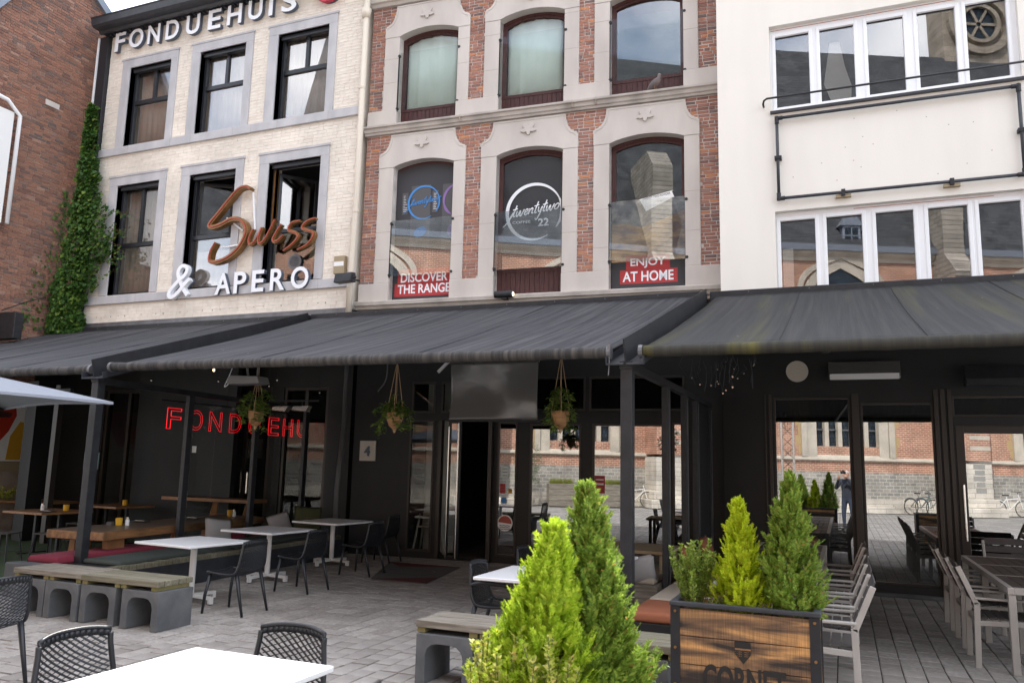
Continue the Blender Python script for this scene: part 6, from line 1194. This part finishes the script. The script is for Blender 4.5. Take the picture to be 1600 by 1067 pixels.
# ivy
def ivy():
    rg = np.random.default_rng(61); t = thing('ivy', 'dark green ivy climbing corner of the cream house', 'ivy', (0, 0, 0)); out = [(10.0, -16.22, -16.16), (9.4, -16.32, -16.12), (8.6, -16.45, -15.98), (8.0, -16.5, -15.82), (7.6, -16.62, -15.72), (7.2, -16.7, -15.55), (6.7, -16.72, -15.4), (6.3, -16.78, -15.35), (5.9, -16.9, -15.6), (5.5, -17.0, -15.75), (5.0, -17.0, -15.95), (4.55, -17.0, -15.9)]
    P = []; D = []; NN = []; LL = []; vn = MB()
    for k in range(8200):
        z = 4.5+5.5*rg.random()**1.7; i = next(j for j in range(len(out)-1) if out[j+1][0] <= z <= out[j][0]) if z >= 4.55 else len(out)-2; f = (out[i][0]-z)/(out[i][0]-out[i+1][0]); a = out[i][1]+(out[i+1][1]-out[i][1])*f; b = out[i][2]+(out[i+1][2]-out[i][2])*f
        u = rg.random(); e = 1+.12*sin(z*7)+.10*sin(z*17+1); x = (a+b)/2+(b-a)*(u-.5)*e; th = .30*sin(pi*min(max(u, .02), .98))**.6*(.5+.5*rg.random()); P.append((x, 12.92-th-.05*rg.random(), z)); d = np.array([rg.normal(0, .6), -.35-.3*rg.random(), -.8]); D.append(d); NN.append(np.array([rg.normal(0, .45), -1., rg.normal(.35, .4)])); LL.append(.10*(.5+.75*rg.random()))
    for k in range(14):
        z = rg.uniform(5.7, 7.4); x0 = -15.6; pts = catmull([(x0, 12.85, z), (x0+rg.uniform(.1, .35), 12.86, z+rg.uniform(-.05, .25)), (x0+rg.uniform(.35, .75), 12.88, z+rg.uniform(-.2, .2))], 5); vn.tube(pts, .004, 4)
        for p in pts[3:]:
            for _ in range(2): P.append(np.array(p)+rg.normal(0, .03, 3)); D.append(np.array([rg.normal(0, .6), -.4, -.6])); NN.append(np.array([rg.normal(0, .4), -1, .3])); LL.append(.07*(.6+.6*rg.random()))
    for k in range(260):
        z = 4.55+3.4*rg.random()**1.3; P.append((-16.96+.02*rg.random(), 12.9-1.0*rg.random()**2*(1-(z-4.55)/4), z)); D.append(np.array([.3, rg.normal(0, .6), -.7])); NN.append(np.array([1., rg.normal(0, .4), .3])); LL.append(.08*(.6+.6*rg.random()))
    LL = np.array(LL); V, F = rhombi(np.array(P), np.array(D), np.array(NN), LL, LL*.95, .12); leaf_mesh('foliage', V, F, 'ivy_leaf', t, kind='stuff'); vn.tube(catmull([(-16.3, 12.86, 4.5), (-16.35, 12.84, 6), (-16.25, 12.85, 7.5), (-16.2, 12.86, 9.6)], 6), .025, 6).build('stem', 'bark', t)
ivy()

# ================================================================ BEHIND THE CAMERA (seen in the shop glass)
def grey_planter(x, y, label, w=1.15):
    t = thing('trough_planter', label, 'planter', (x, y, 0), R(155.1), 'grey wooden trough planters mirrored in the glass')
    for k in range(4): MB().box(-w/2, w/2, -.28, .28, .04+k*.235, .265+k*.235).build('plank', 'grey_plank', t, bevel=.006)
    rg = np.random.default_rng(int(abs(x)*10) % 97); n = 500; P = np.stack([rg.uniform(-w*.42, w*.42, n), rg.uniform(-.2, .2, n), np.full(n, .95)], 1); D = np.stack([rg.normal(0, .35, n), rg.normal(0, .35, n), np.ones(n)], 1); V, F = rhombi(P, D, rg.normal(0, 1, (n, 3)), rg.uniform(.15, .34, n), np.full(n, .014), .1); leaf_mesh('grass', V, F, 'grass_leaf', t, kind='stuff')
grey_planter(*CW(-11.75, 1.3)[:2], 'grey trough planter with grass nearest the olive tree, mirrored'); grey_planter(*CW(-9.4, 1.3)[:2], 'grey trough planter with grass right of its twin, mirrored')
ot = thing('olive_tree', 'slender olive tree mirrored in the entrance glass', 'olive tree', tuple(CW(-13.2, 1.3))); MB().tube([(0, 0, .4), (.03, 0, 1.2), (0, .02, 2.0)], [.04, .03, .015], 8).build('trunk', 'bark', ot); MB().lathe([(.2, 0), (.27, .42), (.23, .42), (.22, .1)], 16).build('pot', 'pipe_cream', ot)
rg = np.random.default_rng(71); n = 2200; v_ = rg.normal(0, 1, (n, 3)); v_ /= np.linalg.norm(v_, axis=1, keepdims=True); P = v_*rg.random((n, 1))**.4*np.array([.55, .55, .95])*(1+.25*np.sin(v_[:, :1]*7+v_[:, 2:]*5))+np.array([0, 0, 1.65]); V, F = rhombi(P, v_+rg.normal(0, .6, (n, 3)), rg.normal(0, 1, (n, 3)), rg.uniform(.06, .12, n), np.full(n, .022), .1); leaf_mesh('crown', V, F, 'olive_leaf', ot)
tw = thing('lattice_mast', 'aluminium lattice mast mirrored in the right shop window', 'mast', (-1.85, -5, 0)); pts_ = [(-.2, -.2), (.2, -.2), (.2, .2), (-.2, .2)]
for a in pts_: MB().tube([(*a, 0), (*a, 5.5)], .03, 8).build('upright', 'stainless', tw)
q = MB()
for k in range(13):
    for i in range(4): a, b = pts_[i], pts_[(i+1) % 4]; z = .2+k*.4; q.bar((*a, z), (*b, z+.4), .02, .02)
q.build('brace', 'stainless', tw, kind='stuff')
def bike(x, y, rz, mat, label, src=None):
    t = thing('bicycle', label, 'bicycle', (x, y, 0), R(rz), 'bicycles parked along the church wall')
    def B(a, b, r=.016): return MB().tube([a, b], r, 8)
    for cx in (-.53, .53):
        w = MB().tube([(cx+.33*cos(2*pi*k/28), 0, .35+.33*sin(2*pi*k/28)) for k in range(28)], .018, 6, True).build('wheel', 'black_paint', t); sp_ = MB()
        for k in range(12): a = 2*pi*k/12; sp_.bar((cx, 0, .35), (cx+.32*cos(a), 0, .35+.32*sin(a)), .003, .003)
        sp_.build('spokes', 'stainless', w, kind='stuff')
    f = MB()
    for a, b in (((-.53, 0, .35), (-.15, 0, .78)), ((-.53, 0, .35), (-.05, 0, .33)), ((-.05, 0, .33), (-.18, 0, .88)), ((-.05, 0, .33), (.36, 0, .72)), ((-.14, 0, .74), (.34, 0, .80)), ((.53, 0, .35), (.33, 0, .98))): f.tube([a, b], .017, 8)
    f.build('frame', mat, t); MB().tube([(.33, 0, .98), (.30, 0, 1.06), (.34, -.28, 1.08), (.22, -.31, 1.07)], .013, 6).tube([(.30, 0, 1.06), (.34, .28, 1.08), (.22, .31, 1.07)], .013, 6).build('handlebar', 'black_paint', t)
    MB().prism([(-.32, -.06), (-.05, -.02), (-.05, .02), (-.32, .06)], .90, .95, 'xy').build('saddle', 'black_paint', t, bevel=.012); MB().tube([(-.53+.37*cos(a), 0, .35+.37*sin(a)) for a in np.linspace(.3, 2.6, 10)], .02, 6).build('mudguard', mat, t); return t
bike(*CW(5.5, 1.0)[:2], -22, 'white_paint', 'white bicycle leaning at the church, mirrored in the glass door'); bike(*CW(1.5, 1.2)[:2], 42, 'steel_grey', 'grey bicycle parked by the church, mirrored in the right window'); bike(*CW(1.95, 1.2)[:2], 46, 'teal', 'teal framed bicycle beside the grey one, mirrored'); bike(*CW(-8.3, 1.0)[:2], -23, 'white_paint', 'pale bicycle mirrored beside the buttress behind the thujas')

def person():
    bm = bmesh.new(); lay = None
    def fw(p): return p
    # local: faces +y, feet at z 0
    J = {'pel': (0, 0, .98), 'sp': (0, .01, 1.15), 'ch': (0, .0, 1.36), 'nk': (0, .01, 1.53), 'hd0': (0, .03, 1.60), 'hd1': (0, .035, 1.71), 'hd2': (0, .02, 1.80),
         'hl': (-.10, 0, .93), 'kl': (-.12, .04, .50), 'al': (-.13, 0, .09), 'tl': (-.14, .17, .04), 'hr': (.10, 0, .93), 'kr': (.13, .02, .50), 'ar': (.15, -.03, .09), 'tr': (.17, .14, .04),
         'sl': (-.19, 0, 1.47), 'el': (-.30, .13, 1.24), 'wl': (-.13, .30, 1.53), 'sr': (.19, 0, 1.47), 'er': (.30, .14, 1.25), 'wr': (.10, .30, 1.57)}
    Rr = {'pel': (.155, .115), 'sp': (.15, .115), 'ch': (.175, .125), 'nk': (.06, .06), 'hd0': (.07, .085), 'hd1': (.08, .10), 'hd2': (.062, .078), 'hl': (.095, .10), 'kl': (.062, .065), 'al': (.042, .046), 'tl': (.045, .03), 'sl': (.078, .078), 'el': (.054, .054), 'wl': (.036, .036)}
    for a, b in (('hr', 'hl'), ('kr', 'kl'), ('ar', 'al'), ('tr', 'tl'), ('sr', 'sl'), ('er', 'el'), ('wr', 'wl')): Rr[a] = Rr[b]
    E_ = [('pel', 'sp'), ('sp', 'ch'), ('ch', 'nk'), ('nk', 'hd0'), ('hd0', 'hd1'), ('hd1', 'hd2'), ('pel', 'hl'), ('hl', 'kl'), ('kl', 'al'), ('al', 'tl'), ('pel', 'hr'), ('hr', 'kr'), ('kr', 'ar'), ('ar', 'tr'), ('ch', 'sl'), ('sl', 'el'), ('el', 'wl'), ('ch', 'sr'), ('sr', 'er'), ('er', 'wr')]
    ks = list(J); me = bpy.data.meshes.new('body'); me.from_pydata([J[k] for k in ks], [(ks.index(a), ks.index(b)) for a, b in E_], []); o = bpy.data.objects.new('body', me); COL.objects.link(o)
    o.modifiers.new('skin', 'SKIN'); sv = me.skin_vertices[0].data
    for i, k in enumerate(ks): sv[i].radius = Rr[k]; sv[i].use_root = (k == 'pel')
    ss = o.modifiers.new('sub', 'SUBSURF'); ss.levels = 2; ss.render_levels = 2; dg = bpy.context.evaluated_depsgraph_get(); dg.update(); m2 = bpy.data.meshes.new_from_object(o.evaluated_get(dg)); bpy.data.objects.remove(o)
    for mt in ('skin', 'jacket_navy', 'denim', 'shoe', 'hair_grey'): m2.materials.append(M[mt])
    for p in m2.polygons:
        c = p.center
        if c.z < .10: k = 3
        elif c.z < .99: k = 2
        elif c.z > 1.74 or (c.z > 1.62 and c.y < -.01): k = 4
        elif c.z > 1.53 and abs(c.x) < .1 and c.y < .2: k = 0
        else: k = 1
        p.material_index = k; p.use_smooth = True
    t = thing('person', 'grey haired person in navy jacket holding a camera, mirrored in glass', 'person', (.10, -.40, 0), R(22.5), None); put('body', m2, t)
    for s_ in (-1, 1):
        wx = -.13 if s_ < 0 else .10; wz = 1.53 if s_ < 0 else 1.57
        MB().tube([(wx, .29, wz), (wx*.9, .335, wz+.045), (wx*.75, .36, wz+.085)], [.036, .042, .034], 10).build('hand', 'skin', t, smooth=True)
        for j in range(4): b = Vector((wx*.8+s_*.01*j*0, .36, wz+.05+.02*j)); MB().tube([tuple(b), tuple(b+Vector((-s_*.035, .03, .006))), tuple(b+Vector((-s_*.065, .035-.004*j, .01)))], [.0095, .009, .007], 7).build('finger', 'skin', t, smooth=True)
        MB().tube([(wx*.8, .33, wz+.05), (wx*.6, .32, wz+.09), (wx*.4, .31, wz+.10)], [.011, .010, .008], 7).build('thumb', 'skin', t, smooth=True)
    for s_ in (-1, 1): MB().lathe([(.002, -.03), (.018, -.02), (.022, .01), (.012, .03), (.002, .032)], 8, (s_*.085, .03, 1.69)).build('ear', 'skin', t, smooth=True)
    MB().tube([(0, .125, 1.73), (0, .145, 1.69), (0, .13, 1.675)], [.008, .016, .01], 8).build('nose', 'skin', t, smooth=True); MB().tube([(-.03, .115, 1.64), (0, .122, 1.642), (.03, .115, 1.64)], .007, 6).build('mouth', 'cushion_rust', t)
    for s_ in (-1, 1): MB().lathe([(.001, -.011), (.011, 0), (.001, .011)], 8, (s_*.033, .118, 1.715)).build('eye', 'white_paint', t)
    cm = thing('camera', 'black photo camera held to the eye of the mirrored person', 'camera', (.10-.38*sin(0), -.40, 0), R(22.5)); MB().box(-.07, .07, .235, .30, 1.685, 1.775).box(-.025, .025, .24, .295, 1.776, 1.80).build('camera_body', 'black_paint', cm, bevel=.008); MB().add([(x, .30+z, 1.727+y) for x, y, z in MB().lathe([(.035, .001), (.035, .045), (.03, .05)], 18).v], MB().lathe([(.035, .001), (.035, .045), (.03, .05)], 18).f).build('lens', 'metal_black', cm)
person()

# litter on the pavement
rg = np.random.default_rng(81); n = 90; P = np.stack([rg.uniform(-9, 2, n), rg.uniform(4, 12.5, n), np.full(n, .006)], 1); V, F = rhombi(P, np.stack([rg.normal(0, 1, n), rg.normal(0, 1, n), rg.uniform(0, .15, n)], 1), np.tile([0, 0, 1.], (n, 1)), rg.uniform(.015, .045, n), rg.uniform(.01, .025, n), .2)
pm('dry_leaf', (.22, .13, .05), .9, col2=(.30, .24, .10), scale=20); leaf_mesh('leaf_litter', V, F, 'dry_leaf', g, kind='stuff')
